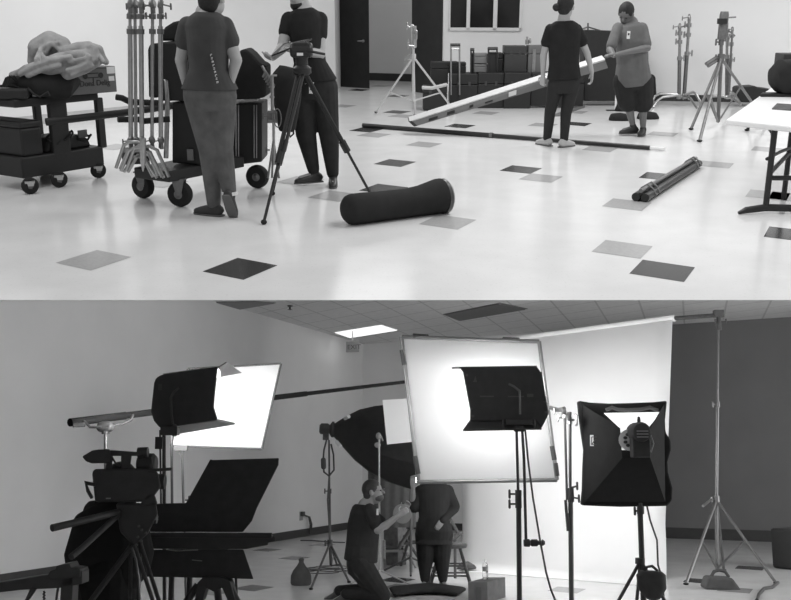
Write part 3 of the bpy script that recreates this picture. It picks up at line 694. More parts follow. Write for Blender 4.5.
# ================================================================ BRIGHT ROOM: on the floor
gA, gB = G(352, 226), G(441, 214)
o2 = thing('tube_bag', 'long black tube-shaped bag with a round lid lying on the white floor', 'bag', (gA+gB)/2)
rA, rB = mm(15.5, gA), mm(16.5, gB)
pa, pb = gA+V((0, .05, rA)), gB+V((0, .05, rB)); ax = pb-pa; L = ax.length; u = ax.normalized()
prof = [(.2, -.09), (.7, -.075), (.93, -.04), (1, .0), (.99, .1), (.93, .35), (.9, .6), (.93, .75), (1.02, .9), (1.05, .95), (1.05, 1.0)]
m = M(); x, y, _ = ortho(u); rs = []
for k, t in prof:
    r_ = (rA+(rB-rA)*max(0, t))*k; c = pa+u*L*t; c.z = c.z if t < 0 or t > 1 else (rA+(rB-rA)*t)*k+.001
    rs.append([c+(x*math.cos(a)+y*math.sin(a))*r_ for a in [2*math.pi*i/28 for i in range(28)]])
m.rings(rs); m.build('tube', black, o2, smooth=True)
m = M(); m.lathe(pb+u*.0, u, [(rB*1.07, 0), (rB*1.07, .035), (rB*.95, .05), (rB*.5, .06), (.01, .062)], 28); m.build('lid', mat('dark_lid', .05, .35), o2, smooth=True)
m = M(); m.lathe(pb+u*.03, u, [(rB*1.075, 0), (rB*1.075, .006)], 28); m.build('lid_rim', mat('grey_rim', .3, .4), o2)
# long pole along the floor
a, b = G(363, 127.5), G(650, 150.5)
o2 = thing('long_pole', 'very long thin black pole lying across the floor beneath the woman\'s feet', 'pole', (a+b)/2); h = V((0, 0, .03))
M().tube([a+h, a+(b-a)*.49+h], .03, 10).build('pole_section', blackm, o2, smooth=True)
M().tube([a+(b-a)*.49+h, b+h], .026, 10).build('pole_section', blackm, o2, smooth=True)
M().tube([b+h, b+(b-a).normalized()*.17+h], .022, 10).build('tip', mat('white_tip', .8, .4), o2, smooth=True)
M().tube([a+(b-a)*.485+h, a+(b-a)*.495+h], .036, 10).build('joint', steel, o2, smooth=True)
# bundle of two dark tubes
a, b = G(640, 202), G(695, 167)
o2 = thing('tube_bundle', 'pair of black tubes strapped together lying on the floor before the table', 'tubes', (a+b)/2); d, n = basis(b-a)
for s_ in (-1, 1):
    M().tube([a+n*s_*.04+V((0, 0, .04)), b+n*s_*.036+V((0, 0, .04))], .036, 14).build('tube', blackm, o2, smooth=True)
M().tube([a+V((0, 0, .095)), b+V((0, 0, .09))], .018, 12).build('rod', mat('grey_rod', .15, .4), o2, smooth=True)
for t in (.1, .16, .9, .95):
    c = a+(b-a)*t; M().tube([c+n*.085+V((0, 0, .03)), c+n*.05+V((0, 0, .085)), c+V((0, 0, .118)), c-n*.05+V((0, 0, .085)), c-n*.085+V((0, 0, .03))], .008, 8).build('strap', mat('strap_web', .2, .6), o2)
# the long carton held between woman and man
a0 = G(414, 125); Yb2 = a0.y
A_ = [P(409.5, 119, 12.3), P(413, 126, 12.22)]
def bm_pt(x, y, Yy): return P(x, y, Yy)
o2 = thing('long_box', 'long slim cardboard box slanting up from the floor to the man in shorts', 'box', G(414, 125))
n0 = [bm_pt(409.5, 121.5, 12.35), bm_pt(415, 126.5, 12.28), bm_pt(608, 68, 11.9), bm_pt(605, 59.5, 11.95)]
ex = V((-.01, .16, .035))
m = M(); m.hexa([n0[0], n0[1], n0[2], n0[3]]+[v+ex for v in n0]); lb = m.build('carton', mat('long_box_card', .12, .8, noise=.05), o2)
m = M(); u_ = n0[3]-n0[0]; e_ = n0[1]-n0[0]
m.hexa([n0[0]+V((0, -.006, .004)), n0[0]+V((0, -.006, -.012)), n0[3]+V((0, -.006, -.018)), n0[3]+V((0, -.006, .004)), n0[0]+ex+V((0, 0, .006)), n0[0]+ex+V((0, 0, .001)), n0[3]+ex+V((0, 0, .001)), n0[3]+ex+V((0, 0, .006))]); m.build('lid_strip', mat('pale_card', .55, .7), lb)
def boxmark(t, v, w_, hh, mt, name):
    c = n0[0].lerp(n0[3], t).lerp(n0[1].lerp(n0[2], t), v)+V((0, -.012, 0)); u2 = (n0[3]-n0[0]).normalized()
    M().box(c, u2*w_, (0, .011, 0), (0, 0, hh)).build(name, mt, lb)
boxmark(.5, .85, .1, .055, lw, 'sticker'); boxmark(.18, .75, .1, .035, ink, 'print_mark'); boxmark(.3, .7, .05, .03, ink, 'print_mark'); boxmark(.38, .75, .1, .015, ink, 'print_mark'); boxmark(.08, .8, .12, .03, ink, 'print_mark')
m = M(); m.hexa([n0[0]+V((-.012, -.01, 0)), n0[1]+V((-.012, -.01, 0)), n0[1]+V((.03, -.01, .01)), n0[0]+V((.03, -.01, .01))]+[v+ex for v in (n0[0]+V((-.012, -.01, .0)), n0[1]+V((-.012, -.01, 0)), n0[1]+V((.03, 0, .01)), n0[0]+V((.03, 0, .01)))]); m.build('end_cap', blackp, lb)

# silver tripod light stand near the doors
def light_tripod(name, label, feet, apex, hub, ptop, mt, rpx=1.6, foldpx=None, group=None, Ym=None, head=True, braces=True, brace_t=.55, lowpole=None):
    Ym = Ym or sum(G(*f).y for f in feet)/len(feet)
    ap = P(apex[0], apex[1], Ym); hb = P(hub[0], hub[1], Ym); tp = P(ptop[0], ptop[1], Ym)
    r = mm(rpx, ap)
    o = thing(name, label, 'stand', V((ap.x, ap.y, 0)), group)
    M().tube([P(*(lowpole or hub), Ym), ap+V((0, 0, .02))], r*.95, 10).build('column', mt, o, smooth=True)
    mid = ap.lerp(tp, .5)
    M().tube([ap, mid], r*.85, 10).build('riser', mt, o, smooth=True); M().tube([mid, tp], r*.6, 10).build('riser', mt, o, smooth=True)
    for f in feet:
        g = G(*f); g.z = .015
        l = M().tube([ap, g], r*.72, 8).build('leg', mt, o, smooth=True)
        M().ell(g, r*1.3, r*1.3, .015).build('foot', rubber, l, smooth=True)
        if braces: M().tube([hb, ap.lerp(g, brace_t)], r*.5, 8).build('brace', mt, o, smooth=True)
    m = M(); m.tube([ap-V((0, 0, r*2)), ap+V((0, 0, r*2))], r*1.7, 10); m.tube([mid-V((0, 0, r*1.5)), mid+V((0, 0, r*1.5))], r*1.3, 10); knob(m, ap, (-1, -.3, 0), r*.9, r*3); knob(m, mid, (-1, -.3, 0), r*.8, r*3)
    m.build('collar', mt, o, smooth=True)
    if head:
        m = M(); gobo(m, tp, r*1.8, (1, -.3, .1)); m.build('stand_head', mt, o, smooth=True)
    return o
light_tripod('light_stand', 'silver tripod light stand with bulky head beside the doors', [(376, 113), (456, 114), (415, 116)], (413.5, 57), (413, 101), (412.5, 27), mat('silver_paint', .5, .4, .3), 1.5, Ym=12.9, brace_t=.6)
o_ = R.objs[-1]
m = M(); m.lathe(P(414, 48, 12.85), (0, 0, 1), [(.03, 0), (.038, .02), (.038, .2), (.03, .28)], 14); knob(m, P(414, 46, 12.8), (-1, -.2, .1), .02, .08); knob(m, P(414, 35, 12.8), (1, -.2, .1), .03, .03); knob(m, P(410, 27, 12.8), (-1, 0, .5), .02, .04)
m.build('winch_head', chrome, o_, smooth=True)
m = M(); m.box(P(404, 62, 12.7), (.1, 0, .06), (0, .06, 0), (.0, 0, .05)); m.build('folded_bracket', chrome, o_)
M().tube([P(422, 87.5, 12.6), P(432, 88, 12.6), P(447, 84.5, 12.6)], .022, 8).build('side_arm', mat('silver_paint', .5), o_, smooth=True)
# far right stands
def cstand(label, x, xb, ytop, Yc_, legs, rpx=2.0, group='chrome stands by the right wall', arms=()):
    b_ = P(xb, 104, Yc_); o = thing('light_stand', label, 'stand', V((b_.x, b_.y, 0)), group)
    t1 = P(x[0], x[1], Yc_); bb = P(xb, 97, Yc_); r = mm(rpx, bb)
    M().tube([bb, bb.lerp(t1, .55)], r, 10).build('pole', steel, o, smooth=True); M().tube([bb.lerp(t1, .5), t1], r*.75, 10).build('riser', chrome, o, smooth=True)
    m = M()
    for t in (.0, .55, .78, .9): c = bb.lerp(t1, t); m.tube([c-V((0, 0, .03)), c+V((0, 0, .03))], r*1.35, 10); knob(m, c, (-1 if t > .6 else 1, -.3, .1), r*.8, r*2.4)
    gobo(m, t1, r*1.6, (1, -.4, .2)); m.build('grip_head', chrome, o, smooth=True)
    for L_ in legs: M().tube([P(*q_) for q_ in L_], .02, 8).build('leg', chrome, o, smooth=True)
    for A2 in arms: M().tube([P(*q_) for q_ in A2], .012, 8).build('grip_arm', steel, o, smooth=True)
    return o
Yk = G(690, 106).y
cstand('chrome stand, left one of the near-wall pair, dark sleeved pole', (680, 26), 679, 26, Yk, [[(679, 94.5, Yk), (660, 93.5, Yk), (655, 96, Yk), (651, 104, Yk)], [(681, 95, Yk-.2), (663, 97, Yk-.3), (658, 100, Yk-.3), (653, 107, Yk-.35)]], 1.8)
cstand('chrome stand leaning slightly, tallest head of the near-wall pair', (689.5, 17), 684, 17, Yk+.1, [[(684, 95, Yk), (693, 92, Yk+.2), (696, 94, Yk+.2), (701, 103, Yk+.1)], [(684, 96, Yk), (690, 98, Yk-.3), (697, 108, Yk-.5)]], 1.9, arms=[[(688, 25, Yk), (678, 28, Yk)]])
Yk2 = Yk-.4
cstand('chrome stand hidden behind the big tripod, with crossbar head', (727, 23), 727, 23, Yk2+.1, [[(727, 97, Yk2), (731, 92, Yk2), (734, 94, Yk2), (740, 103, Yk2)], [(727, 98, Yk2), (732, 97, Yk2-.2), (741, 105, Yk2-.4)]], 1.8, arms=[[(722, 18, Yk2), (736, 17, Yk2)]])
cstand('thin chrome stand at the right of the big tripod', (732.5, 29), 728.5, 29, Yk2, [[(729, 97, Yk2), (719, 96, Yk2), (712, 96, Yk2), (704, 96, Yk2+.2)]], 1.4, arms=[[(732, 35, Yk2-.1), (730.5, 77, Yk2-.1)], [(728, 30, Yk2), (735, 36, Yk2)]])
o_ = light_tripod('light_stand', 'big steel tripod stand with tall telescopic column and splayed legs near the table', [(699.5, 142), (691, 130), (758, 112)], (721, 58), (718, 122), (721.5, 26), steel, 2.0, Ym=G(719, 127).y, head=False, brace_t=.5)
Yq = G(719, 127).y
m = M(); c = P(722, 38, Yq); m.lathe(c, (0, 0, 1), [(.06, -.02), (.06, .3), (.05, .34)], 14); m.build('winch_drum', steel, o_, smooth=True)
m = M(); m.box(P(718, 24, Yq-.08), (.12, 0, 0), (0, .05, 0), (0, 0, .07)); m.build('winch_grip', blackm, o_)
m = M(); 
for k in range(2): m.tube([P(706+k*2, 64+k*2, Yq-.1), P(717, 57+k*3, Yq)], .024, 8)
m.build('folded_handle', steel, o_, smooth=True)
o2 = cpx('soft_case', 'low black case against the wall behind the big tripod', 'case', [(738, 89), (740, 87), (755, 86), (758, 87.5), (771, 89), (774, 93), (774, 102), (738, 102)], G(750, 107).y, .3)

# row of cases along the window wall
Yr = G(500, 107).y
gs = 'cases standing along the window wall'
def case(label, x0, x1, y0, y1, Yy, dep=.4, mt=blackp, lidl=None, name='flight_case', latches=True, cat='case', handle=False):
    o = thing(name, label, cat, P((x0+x1)/2, y1, Yy), gs)
    a_, b_ = P(x0, y1, Yy), P(x1, y1, Yy); b_.z = a_.z; zt_ = zat((x0+x1)/2, y0, Yy); lz = (zt_-a_.z)
    M().box(a_, b_-a_, (0, dep, 0), (0, 0, lz*.68)).build('case_body', mt, o, bevel=.008)
    M().box(a_+V((0, 0, lz*.7)), b_-a_, (0, dep, 0), (0, 0, lz*.3)).build('lid', mt, o, bevel=.008)
    if latches:
        m = M()
        for t in (.3, .7): m.box(a_.lerp(b_, t)+V((-.02, -.008, lz*.64)), (.04, 0, 0), (0, .01, 0), (0, 0, .07))
        m.build('latch', mat('dull_latch', .06, .4, .5), o)
    if handle:
        M().tube([a_.lerp(b_, .2)+V((0, .1, lz)), a_.lerp(b_, .2)+V((0, .1, lz+.08)), a_.lerp(b_, .8)+V((0, .1, lz+.08)), a_.lerp(b_, .8)+V((0, .1, lz))], .012, 8).build('handle', blackm, o)
    return o
case('dark case at the left end of the row, under the chrome stand arm', 423, 447, 86, 110, Yr-.6, .3)
case('upright black case by the dark door with worn face', 431, 448, 62, 84, Yr-.1, .3, latches=False)
case('black trunk beneath the chrome trolley handle', 450, 477, 74, 108, Yr-.2, .5)
case('black trunk beneath the grey stacked boxes', 477.5, 503, 73, 108, Yr-.2, .5)
case('wide black trunk beneath the tall dark case', 503.5, 530, 73, 108.5, Yr-.25, .5)
case('wide black trunk under the silver case, partly behind the woman', 530.5, 583, 73, 106, Yr-.15, .5)
case('small black case behind the chrome trolley handle', 447, 458, 62, 73, Yr+.1, .3, latches=False)
case('small black case with sloping side right of the chrome trolley handle', 457.5, 466, 62.5, 73, Yr+.1, .3, latches=False)
case('tall dark grey case standing on the trunks', 504, 526, 46, 72, Yr+.0, .35, mat('dark_case_shell', .03, .5), handle=False)
case('narrow black case on the trunks right of the grey boxes', 498, 502.5, 53, 72, Yr+.1, .3, latches=False)
o2 = case('silver metal case standing on the trunks beside the woman', 527.5, 543, 45.5, 73, Yr+.05, .3, mat('grey_metal_case', .14, .5, .3), latches=False)
m = M(); a_ = P(532, 72, Yr+.03); m.box(a_, (.05, 0, 0), (0, .02, 0), (0, 0, .36)); m.build('metal_strip', chrome, o2)
m = M(); c = P(527, 43, Yr+.1); m.lathe(c, (0, 0, 1), [(.03, -.02), (.03, .05), (.015, .06), (.02, .1)], 10); m.lathe(P(530, 42, Yr+.1), (0, 0, 1), [(.02, -.02), (.02, .02), (.012, .06)], 10); o3 = m.build('valve_knob', chrome, smooth=True); tag(o3, 'small shiny knob sticking up on the silver case', 'knob')
for i, (y0, y1) in enumerate(((53.5, 63.5), (64.3, 72.3))):
    case(['upper grey plastic drawer box of the stack on the trunks', 'lower grey plastic drawer box of the stack on the trunks'][i], 473.5, 488, y0, y1, Yr+.1, .3, mat('grey_plastic_box', .22, .5), name='storage_box', latches=False, cat='box')
def trolley(label, x0, x1, y0, y1, mt, Yy, solid=False):
    o = thing('trolley_handle', label, 'trolley', P((x0+x1)/2, y1, Yy), gs)
    for x in (x0, x1): M().tube([P(x, y1, Yy), P(x, y0, Yy)], .014, 8).build('tube', mt, o, smooth=True)
    M().tube([P(x0-.8, y0, Yy), P(x1+.8, y0, Yy)], .024, 8).build('grip', blackm, o, smooth=True)
    M().tube([P(x0, y0+4, Yy), P(x1, y0+4, Yy)], .012, 8).build('crossbar', mt, o, smooth=True)
    if solid: M().prism([P(x0, y0+4, Yy+.02), P(x1, y0+4, Yy+.02), P(x1, y1, Yy+.02), P(x0, y1, Yy+.02)], (0, .1, 0)).build('back_panel', blackp, o)
trolley('chrome telescopic trolley handle beside the dark door', 451, 459.5, 45, 95, chrome, Yr-.27)
trolley('narrow black trolley handle left of the grey boxes', 471, 473.5, 49.5, 73, blackm, Yr-.02, True)
trolley('wide black trolley handle right of the grey boxes', 488.5, 497, 48.5, 73, blackm, Yr-.02, True)
o2 = cpx('cabinet_case', 'big upright black case between the woman and the man in shorts', 'case', [(584, 31), (586, 30), (614, 31), (640, 32), (640, 101), (584, 101)], Yr+.15, .4)
o2 = thing('mini_stand', 'small dark stand with thin arms on top of the big upright black case', 'stand', P(588, 31, Yr+.2))
M().tube([P(588, 31, Yr+.2), P(588, 23, Yr+.2)], .012, 8).build('post', blackm, o2)
for x in (577, 600): M().tube([P(588, 27, Yr+.2), P(x, 30.5, Yr+.2+(x-588)*.01)], .012, 8).build('arm', steel, o2)
o2 = cpx('backpack', 'black backpack standing behind the man in shorts', 'bag', [(646, 78), (648, 75), (653, 74), (656, 77), (657, 98), (655, 101), (640, 101), (641, 78)], G(650, 104).y-.1, .25, black, .03)
for i, (x, y, lb_) in enumerate(((626, 112, 'upper black sandbag heaped behind the man in shorts'), (620, 121.5, 'long black sandbag on the floor behind the shoes of the man in shorts'), (648, 120, 'black sandbag showing right of the man\'s shins'))):
    g = G(x, y); Yg = g.y+.12; m = M(); m.loft([(P(x-11, y-1, Yg), .02, .02), (P(x-8, y-4, Yg), .08, .06), (P(x, y-4, Yg), .1, .07), (P(x+7, y-3.5, Yg), .08, .06), (P(x+11, y-1, Yg), .02, .02)], (0, 1, 0))
    o2 = m.build('sandbag', black, remesh=.02); tag(o2, lb_, 'sandbag', 'sandbags on the floor behind the man in shorts')
o2 = thing('pole_stand', 'slim white pole on a flat black foot beside the man in shorts', 'pole', G(612, 111))
Yp = G(615, 111).y
M().tube([P(615.5, 110, Yp), P(618, 62, Yp)], .017, 8).build('pole', white, o2, smooth=True)
M().tube([P(615.3, 90, Yp-.0), P(615.6, 85.5, Yp)], .03, 8).build('sleeve', blackm, o2)
M().box(P(607, 111.5, Yp), (.17, 0, 0), (0, .1, 0), (0, 0, .02)).build('foot', blackm, o2)
o2 = thing('aluminium_bar', 'flat grey aluminium bar lying on the floor behind the woman', 'bar', G(565, 115))
a, b = G(553, 116.5), G(579, 107.5); M().box(a+V((0, 0, .001)), b-a, (.1, .0, 0), (0, 0, .03)).build('bar', mat('grey_alu', .18, .5, .3), o2)

# folding table at the right
T0 = G(765, 214); T0z = P(765, 126, T0.y)
zt = zat(765, 124, T0.y)-.0; th = .045
c_ = lambda x, y: G(x, y, zt)
A1, B1, C1_ = c_(726, 119.5), c_(770.5, 88), c_(791, 126.5)
A1.z = B1.z = C1_.z = zt
ed = C1_-A1
o2 = thing('folding_table', 'white folding table with black legs at the right edge', 'table', V((T0.x, T0.y, 0)))
m = M(); m.hexa([A1-V((0, 0, th)), A1+ed*2.2-V((0, 0, th)), B1+ed*2.2-V((0, 0, th)), B1-V((0, 0, th)), A1, A1+ed*2.2, B1+ed*2.2, B1]); m.build('tabletop', white, o2, bevel=.01)
def tleg(x, yf, yt):
    g = G(x, yf); m = M(); t = P(x, yt, g.y); t.z = min(t.z, zt-th); m.tube([V((g.x, g.y, .02)), V((g.x, g.y, zt-th))], mm(3.0, g), 12); m.build('leg', blackm, o2, smooth=True); return g
g1 = tleg(765, 213, 126)
g2 = V((P(787, 170, g1.y+.55).x, g1.y+.55, 0)); M().tube([V((g2.x, g2.y, .0)), V((g2.x, g2.y, zt-th))], .022, 12).build('leg', blackm, o2, smooth=True)
m = M(); a = G(738, 214.5); b = V((a.x+(g1.x-a.x)*3.6, g1.y-.06, 0)); m.tube([V((a.x, a.y, .012)), V((a.x+.06, a.y, .035)), V((g1.x, g1.y, .045)), V((b.x, b.y, .04))], [.012, .026, .03, .026], 10); m.build('foot_bar', blackm, o2, smooth=True)
m = M(); z_ = zat(765, 178, g1.y); m.tube([V((g1.x, g1.y, z_)), V((g1.x+.9, g1.y, z_))], .02, 10); m.build('crossbar', blackm, o2, smooth=True)
m = M(); z_ = zat(767, 176, g1.y); m.tube([V((g1.x, g1.y, z_+.02)), V((g2.x, g2.y, z_+.1))], .018, 10); m.build('crossbar', blackm, o2, smooth=True)
m = M(); m.tube([P(767, 159, g1.y), P(780, 152, g1.y+.3), P(790, 148, g1.y+.5)], .014, 10); m.build('brace', blackm, o2, smooth=True)
pp = c_(783, 108); m = M(); a, b, c2 = c_(772, 109.5), c_(777, 104.5), c_(800, 111.5)
m.hexa([a, c2, c2+(b-a), b]+[v+V((0, 0, .012)) for v in (a, c2, c2+(b-a), b)]); o3 = m.build('book', mat('dark_cover', .12, .3, noise=.6, scale=9)); tag(o3, 'dark glossy magazine lying flat on the white table', 'magazine')
m = M(); a = c_(760, 97); m.box(a, (.55, -.02, 0), (.1, .22, 0), (0, 0, .03)); o3 = m.build('tray', blackp, bevel=.008); tag(o3, 'flat black tray under the round bag at the table\'s far end', 'tray')
Yz = c_(785, 96).y
m = M(); m.loft([(P(771.5, 78, Yz), .02, .08), (P(773.5, 78, Yz), .1, .16), (P(780, 77, Yz), .17, .2), (P(792, 77, Yz), .18, .2), (P(812, 78, Yz), .15, .18)], (0, 0, 1), p=2.6)
for v in m.v: v.z = max(v.z, a.z+.032)
o3 = m.build('duffel_bag', black, smooth=True); tag(o3, 'round black bag sitting on the white table at the right edge', 'bag')
m = M(); c = P(782.5, 71, Yz+.1); m.box(P(782, 74, Yz+.05), (.35, 0, 0), (0, .25, 0), (0, 0, .2)); o3 = m.build('black_box', mat('black_box_case', .04, .6), bevel=.01); tag(o3, 'square black case on top of the round bag on the table', 'case')
o2 = light_tripod('light_stand', 'dark tripod feet showing underneath the white table', [(747, 131), (773, 136), (765, 128)], (758, 112), (758, 126), (758, 100), blackm, 2.0, head=False, braces=False)
# ================================================================ DIM STUDIO (lower view): shell
R = RB
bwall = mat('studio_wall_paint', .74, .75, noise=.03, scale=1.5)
bdark = mat('studio_dark_wall', .16, .75, noise=.08, scale=1.2)  # darker tone for the right part of the wall
bbase = mat('studio_baseboard', .05, .6)
L1 = G(362, 527); L0 = G(0, 587)
L0 = L1+(L0-L1)*2.9
K1 = G(773, 542); Kd = (K1-L1)
Hc = P(362, 344, L1.y).z
cutn = RB.u                                            # everything of this room ends below the baffle
def cutpart(o):
    bm = bmesh.new(); bm.from_mesh(o.data); off = V(o['_o'])
    bmesh.ops.bisect_plane(bm, geom=bm.verts[:]+bm.edges[:]+bm.faces[:], plane_co=RB.cam-off-cutn*.002, plane_no=cutn, clear_outer=True)
    bmesh.ops.holes_fill(bm, edges=bm.edges[:]); bm.to_mesh(o.data); bm.free(); return o
dL, nL = basis(L1-L0)
cutpart(struct(M().box(V((L0.x, L0.y, 0)), L1-L0, nL*.12, (0, 0, Hc)), 'wall_left', bwall))
struct(M().box(V((L0.x, L0.y, 0))-nL*.015, L1-L0, nL*.015, (0, 0, .16)), 'baseboard_left', bbase)
K0 = L1+Kd*.5; K2 = L1+Kd*1.5
dK, nK = basis(Kd)
cutpart(struct(M().box(V((L1.x, L1.y, 0)), K0-L1, nK*.12, (0, 0, Hc)), 'wall_back', bwall))
struct(M().box(V((L1.x, L1.y, 0))-nK*.015, K0-L1, nK*.015, (0, 0, .16)), 'baseboard_back', bbase)
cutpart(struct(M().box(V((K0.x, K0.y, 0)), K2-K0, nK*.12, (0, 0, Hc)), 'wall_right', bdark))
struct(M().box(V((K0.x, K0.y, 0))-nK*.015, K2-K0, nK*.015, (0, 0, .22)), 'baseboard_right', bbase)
# floor
fb = mat('studio_floor_tile', .72, .2, noise=.06, scale=3, spec=.5); speck(fb)
fb1 = mat('studio_floor_tile_grey', .33, .2, noise=.1, scale=30); fb2 = mat('studio_floor_tile_dark', .05, .2, noise=.1, scale=30)
m = M(); m.add([(-14, -9, 0), (16, -9, 0), (16, 27, 0), (-14, 27, 0)], [(0, 1, 2, 3)])
be1 = V((.25, .52, 0)); be2 = V((.40, -.30, 0)); e1s, e2s = e1, e2; e1, e2 = be1, be2
tiles(m, [(253, 588, 2), (294, 558, 2), (267, 550, 2), (397, 580, 2), (401, 587, 1), (567, 590, 1), (750, 568, 2), (700, 581, 2), (215, 592, 1), (322, 545, 1), (735, 590, 1)], k=.8)
struct(m, 'floor', [fb, fb1, fb2])
# ceiling: tiles in a thin grid that follows the walls
ce = mat('ceiling_tile', .7, .85, noise=.06, scale=8)
nt = ce.node_tree; b = nt.nodes['Principled BSDF']; src = b.inputs['Base Color'].links[0].from_socket
tc = [n_ for n_ in nt.nodes if n_.type == 'TEX_COORD'][0]
CD = P(335, 331, 0); cdir = (G(0, 0) if False else None)
def Cp(x, y): return RB.G(x, y, Hc)
ca = Cp(349, 337)-Cp(335, 332); cb = Cp(384, 324)-Cp(335, 332)   # tile directions taken from the lamp panel
ca = ca.normalized(); cb = cb.normalized(); TS = .9
det = ca.x*cb.y-ca.y*cb.x
ia = V((cb.y, -cb.x, 0))/det/TS; ib = V((-ca.y, ca.x, 0))/det/TS
fac = None
for iv in (ia, ib):
    dp = nt.nodes.new('ShaderNodeVectorMath'); dp.operation = 'DOT_PRODUCT'; dp.inputs[1].default_value = iv
    nt.links.new(tc.outputs['Object'], dp.inputs[0])
    fr_ = nt.nodes.new('ShaderNodeMath'); fr_.operation = 'FRACT'; nt.links.new(dp.outputs['Value'], fr_.inputs[0])
    lt = nt.nodes.new('ShaderNodeMath'); lt.operation = 'LESS_THAN'; lt.inputs[1].default_value = .045; nt.links.new(fr_.outputs[0], lt.inputs[0])
    if fac is None: fac = lt
    else:
        mx = nt.nodes.new('ShaderNodeMath'); mx.operation = 'MAXIMUM'; nt.links.new(fac.outputs[0], mx.inputs[0]); nt.links.new(lt.outputs[0], mx.inputs[1]); fac = mx
k_ = nt.nodes.new('ShaderNodeMapRange'); k_.inputs[3].default_value = 1; k_.inputs[4].default_value = .72; nt.links.new(fac.outputs[0], k_.inputs[0])
mu = nt.nodes.new('ShaderNodeMath'); mu.operation = 'MULTIPLY'; nt.links.new(src, mu.inputs[0]); nt.links.new(k_.outputs[0], mu.inputs[1]); nt.links.new(mu.outputs[0], b.inputs['Base Color'])
yc_ = (Hc-1.6)/math.tan(RB.a)
m = M(); m.box((-12, 10, Hc), (26, 0, 0), (0, 18, 0), (0, 0, .08)); cutpart(struct(m, 'ceiling', ce))
def ceilpanel(name, label, cat, pts, mt, fr=.04, drop=.01, frm=white):
    c = [Cp(*p) for p in pts]; o = thing(name, label, cat, sum(c, V())/4); ctr = sum(c, V())/4
    m = M(); m.hexa([v-V((0, 0, drop)) for v in c]+[v-V((0, 0, .001)) for v in c]); m.build('frame', frm, o)
    c2 = [ctr+(v-ctr)*.94 for v in c]; m = M(); m.hexa([v-V((0, 0, drop+.012)) for v in c2]+[v-V((0, 0, drop)) for v in c2]); m.build('diffuser', mt, o); return o
lampm = mat('lit_lamp_diffuser', .9, .5, emit=1, noise=0)
ceilpanel('ceiling_light', 'bright rectangular ceiling light panel beside the exit sign', 'ceiling light', [(333, 332), (349, 337.5), (399, 329.5), (382, 324)], lampm)
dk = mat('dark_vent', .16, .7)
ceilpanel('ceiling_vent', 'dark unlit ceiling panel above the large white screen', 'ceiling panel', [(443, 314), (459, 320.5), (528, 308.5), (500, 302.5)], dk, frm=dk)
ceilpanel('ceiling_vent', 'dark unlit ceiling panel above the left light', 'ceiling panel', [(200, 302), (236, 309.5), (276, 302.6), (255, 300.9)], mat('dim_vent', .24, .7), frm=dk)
o = thing('sprinkler', 'small sprinkler head on the ceiling left of the lamp panel', 'sprinkler', Cp(290, 305.5))
m = M(); m.lathe(Cp(290, 305.5), (0, 0, -1), [(.05, 0), (.05, .02), (.02, .03), (.02, .07), (.05, .08)], 12); m.build('head', bmetal, o)
# exit sign on the left wall near the corner
def onL(x, y, off=0):
    r_ = R.ray(x, y); t = (V((L0.x, L0.y, 0))-R.cam).dot(nL)/r_.dot(nL); return R.cam+r_*t-nL*off
ec = Cp(352, 342); Ye = 21.0
o = thing('exit_sign', 'small lit EXIT sign hanging under the ceiling near the corner', 'sign', P(352, 347, Ye))
a = P(346, 352, Ye); wv = P(359, 351.5, Ye-.0)-a; hv = V((0, 0, P(346, 341.5, Ye).z-a.z))
m = M(); m.box(a, wv, (0, .08, 0), hv); sg = m.build('sign_box', mat('sign_face', .35, .5), o, bevel=.005)
textobj('EXIT', a+wv*.1+hv*.24+V((0, -.004, 0)), .145, wv, (0, 0, 1), bmetal, sg, 'sign_lettering')
m = M(); m.tube([a+wv*.5+hv, a+wv*.5+V((0, 0, Hc-a.z))], .015, 6); m.build('stem', white, o)
# outlet with a plugged cable on the left wall
oc = onL(301, 516, .001)
o = thing('wall_outlet', 'wall outlet with plugged-in cables above the baseboard', 'outlet', oc)
m = M(); m.box(oc-dL*.07-V((0, 0, .09)), dL*.14, -nL*.012, (0, 0, .18)); m.build('cover_plate', mat('plate', .3, .5), o)
m = M(); m.box(oc-dL*.05, dL*.1, -nL*.07, (0, 0, .09)); m.build('plug', bmetal, o)
for k in range(2):
    pts = [onL(302, 515, .05), onL(304.5+k, 517, .1), onL(306+k*1.5, 524, .1), onL(306.5+k*1.2, 534, .08)]
    M().tube(pts, .016, 6).build('cable', bmetal, o, smooth=True)

# ================================================================ DIM STUDIO: backdrop
paper = mat('white_backdrop_paper', .86, .75, noise=.02, scale=2)
Yr_, Yl_ = 13.9, 16.6
o = thing('paper_backdrop', 'wide white paper backdrop sweeping from its roller down onto the floor', 'backdrop', G(560, 580))
def prof(xt, yt, xb, yb_front, Yw, lean=0):
    top = P(xt, yt, Yw); out = [top]
    fr_ = G(xb, yb_front); wall = V((P(lean or xt, 560, Yw).x, Yw, 0))
    fl = V((wall.x, wall.y, 0)); r_ = min(.7, (fl-fr_).length*.8); dv = (fr_-fl).normalized()
    for t in (.33, .66): out.append(top.lerp(fl+V((0, 0, r_)), t))
    for k in range(9):
        a_ = math.pi/2*k/8; out.append(fl+dv*r_*(1-math.cos(a_))+V((0, 0, r_*(1-math.sin(a_))+.004)))
    out.append(V((fr_.x, fr_.y, .004))); return out
pl = prof(462, 346, 457, 571, Yl_, 463); pr = prof(672.5, 318, 664, 587.5, Yr_, 667)
NU = 14; vs = []; fs = []
for i in range(NU+1):
    for j in range(len(pl)): vs.append(pl[j].lerp(pr[j], i/NU))
for i in range(NU):
    for j in range(len(pl)-1): fs.append((i*len(pl)+j, (i+1)*len(pl)+j, (i+1)*len(pl)+j+1, i*len(pl)+j+1))
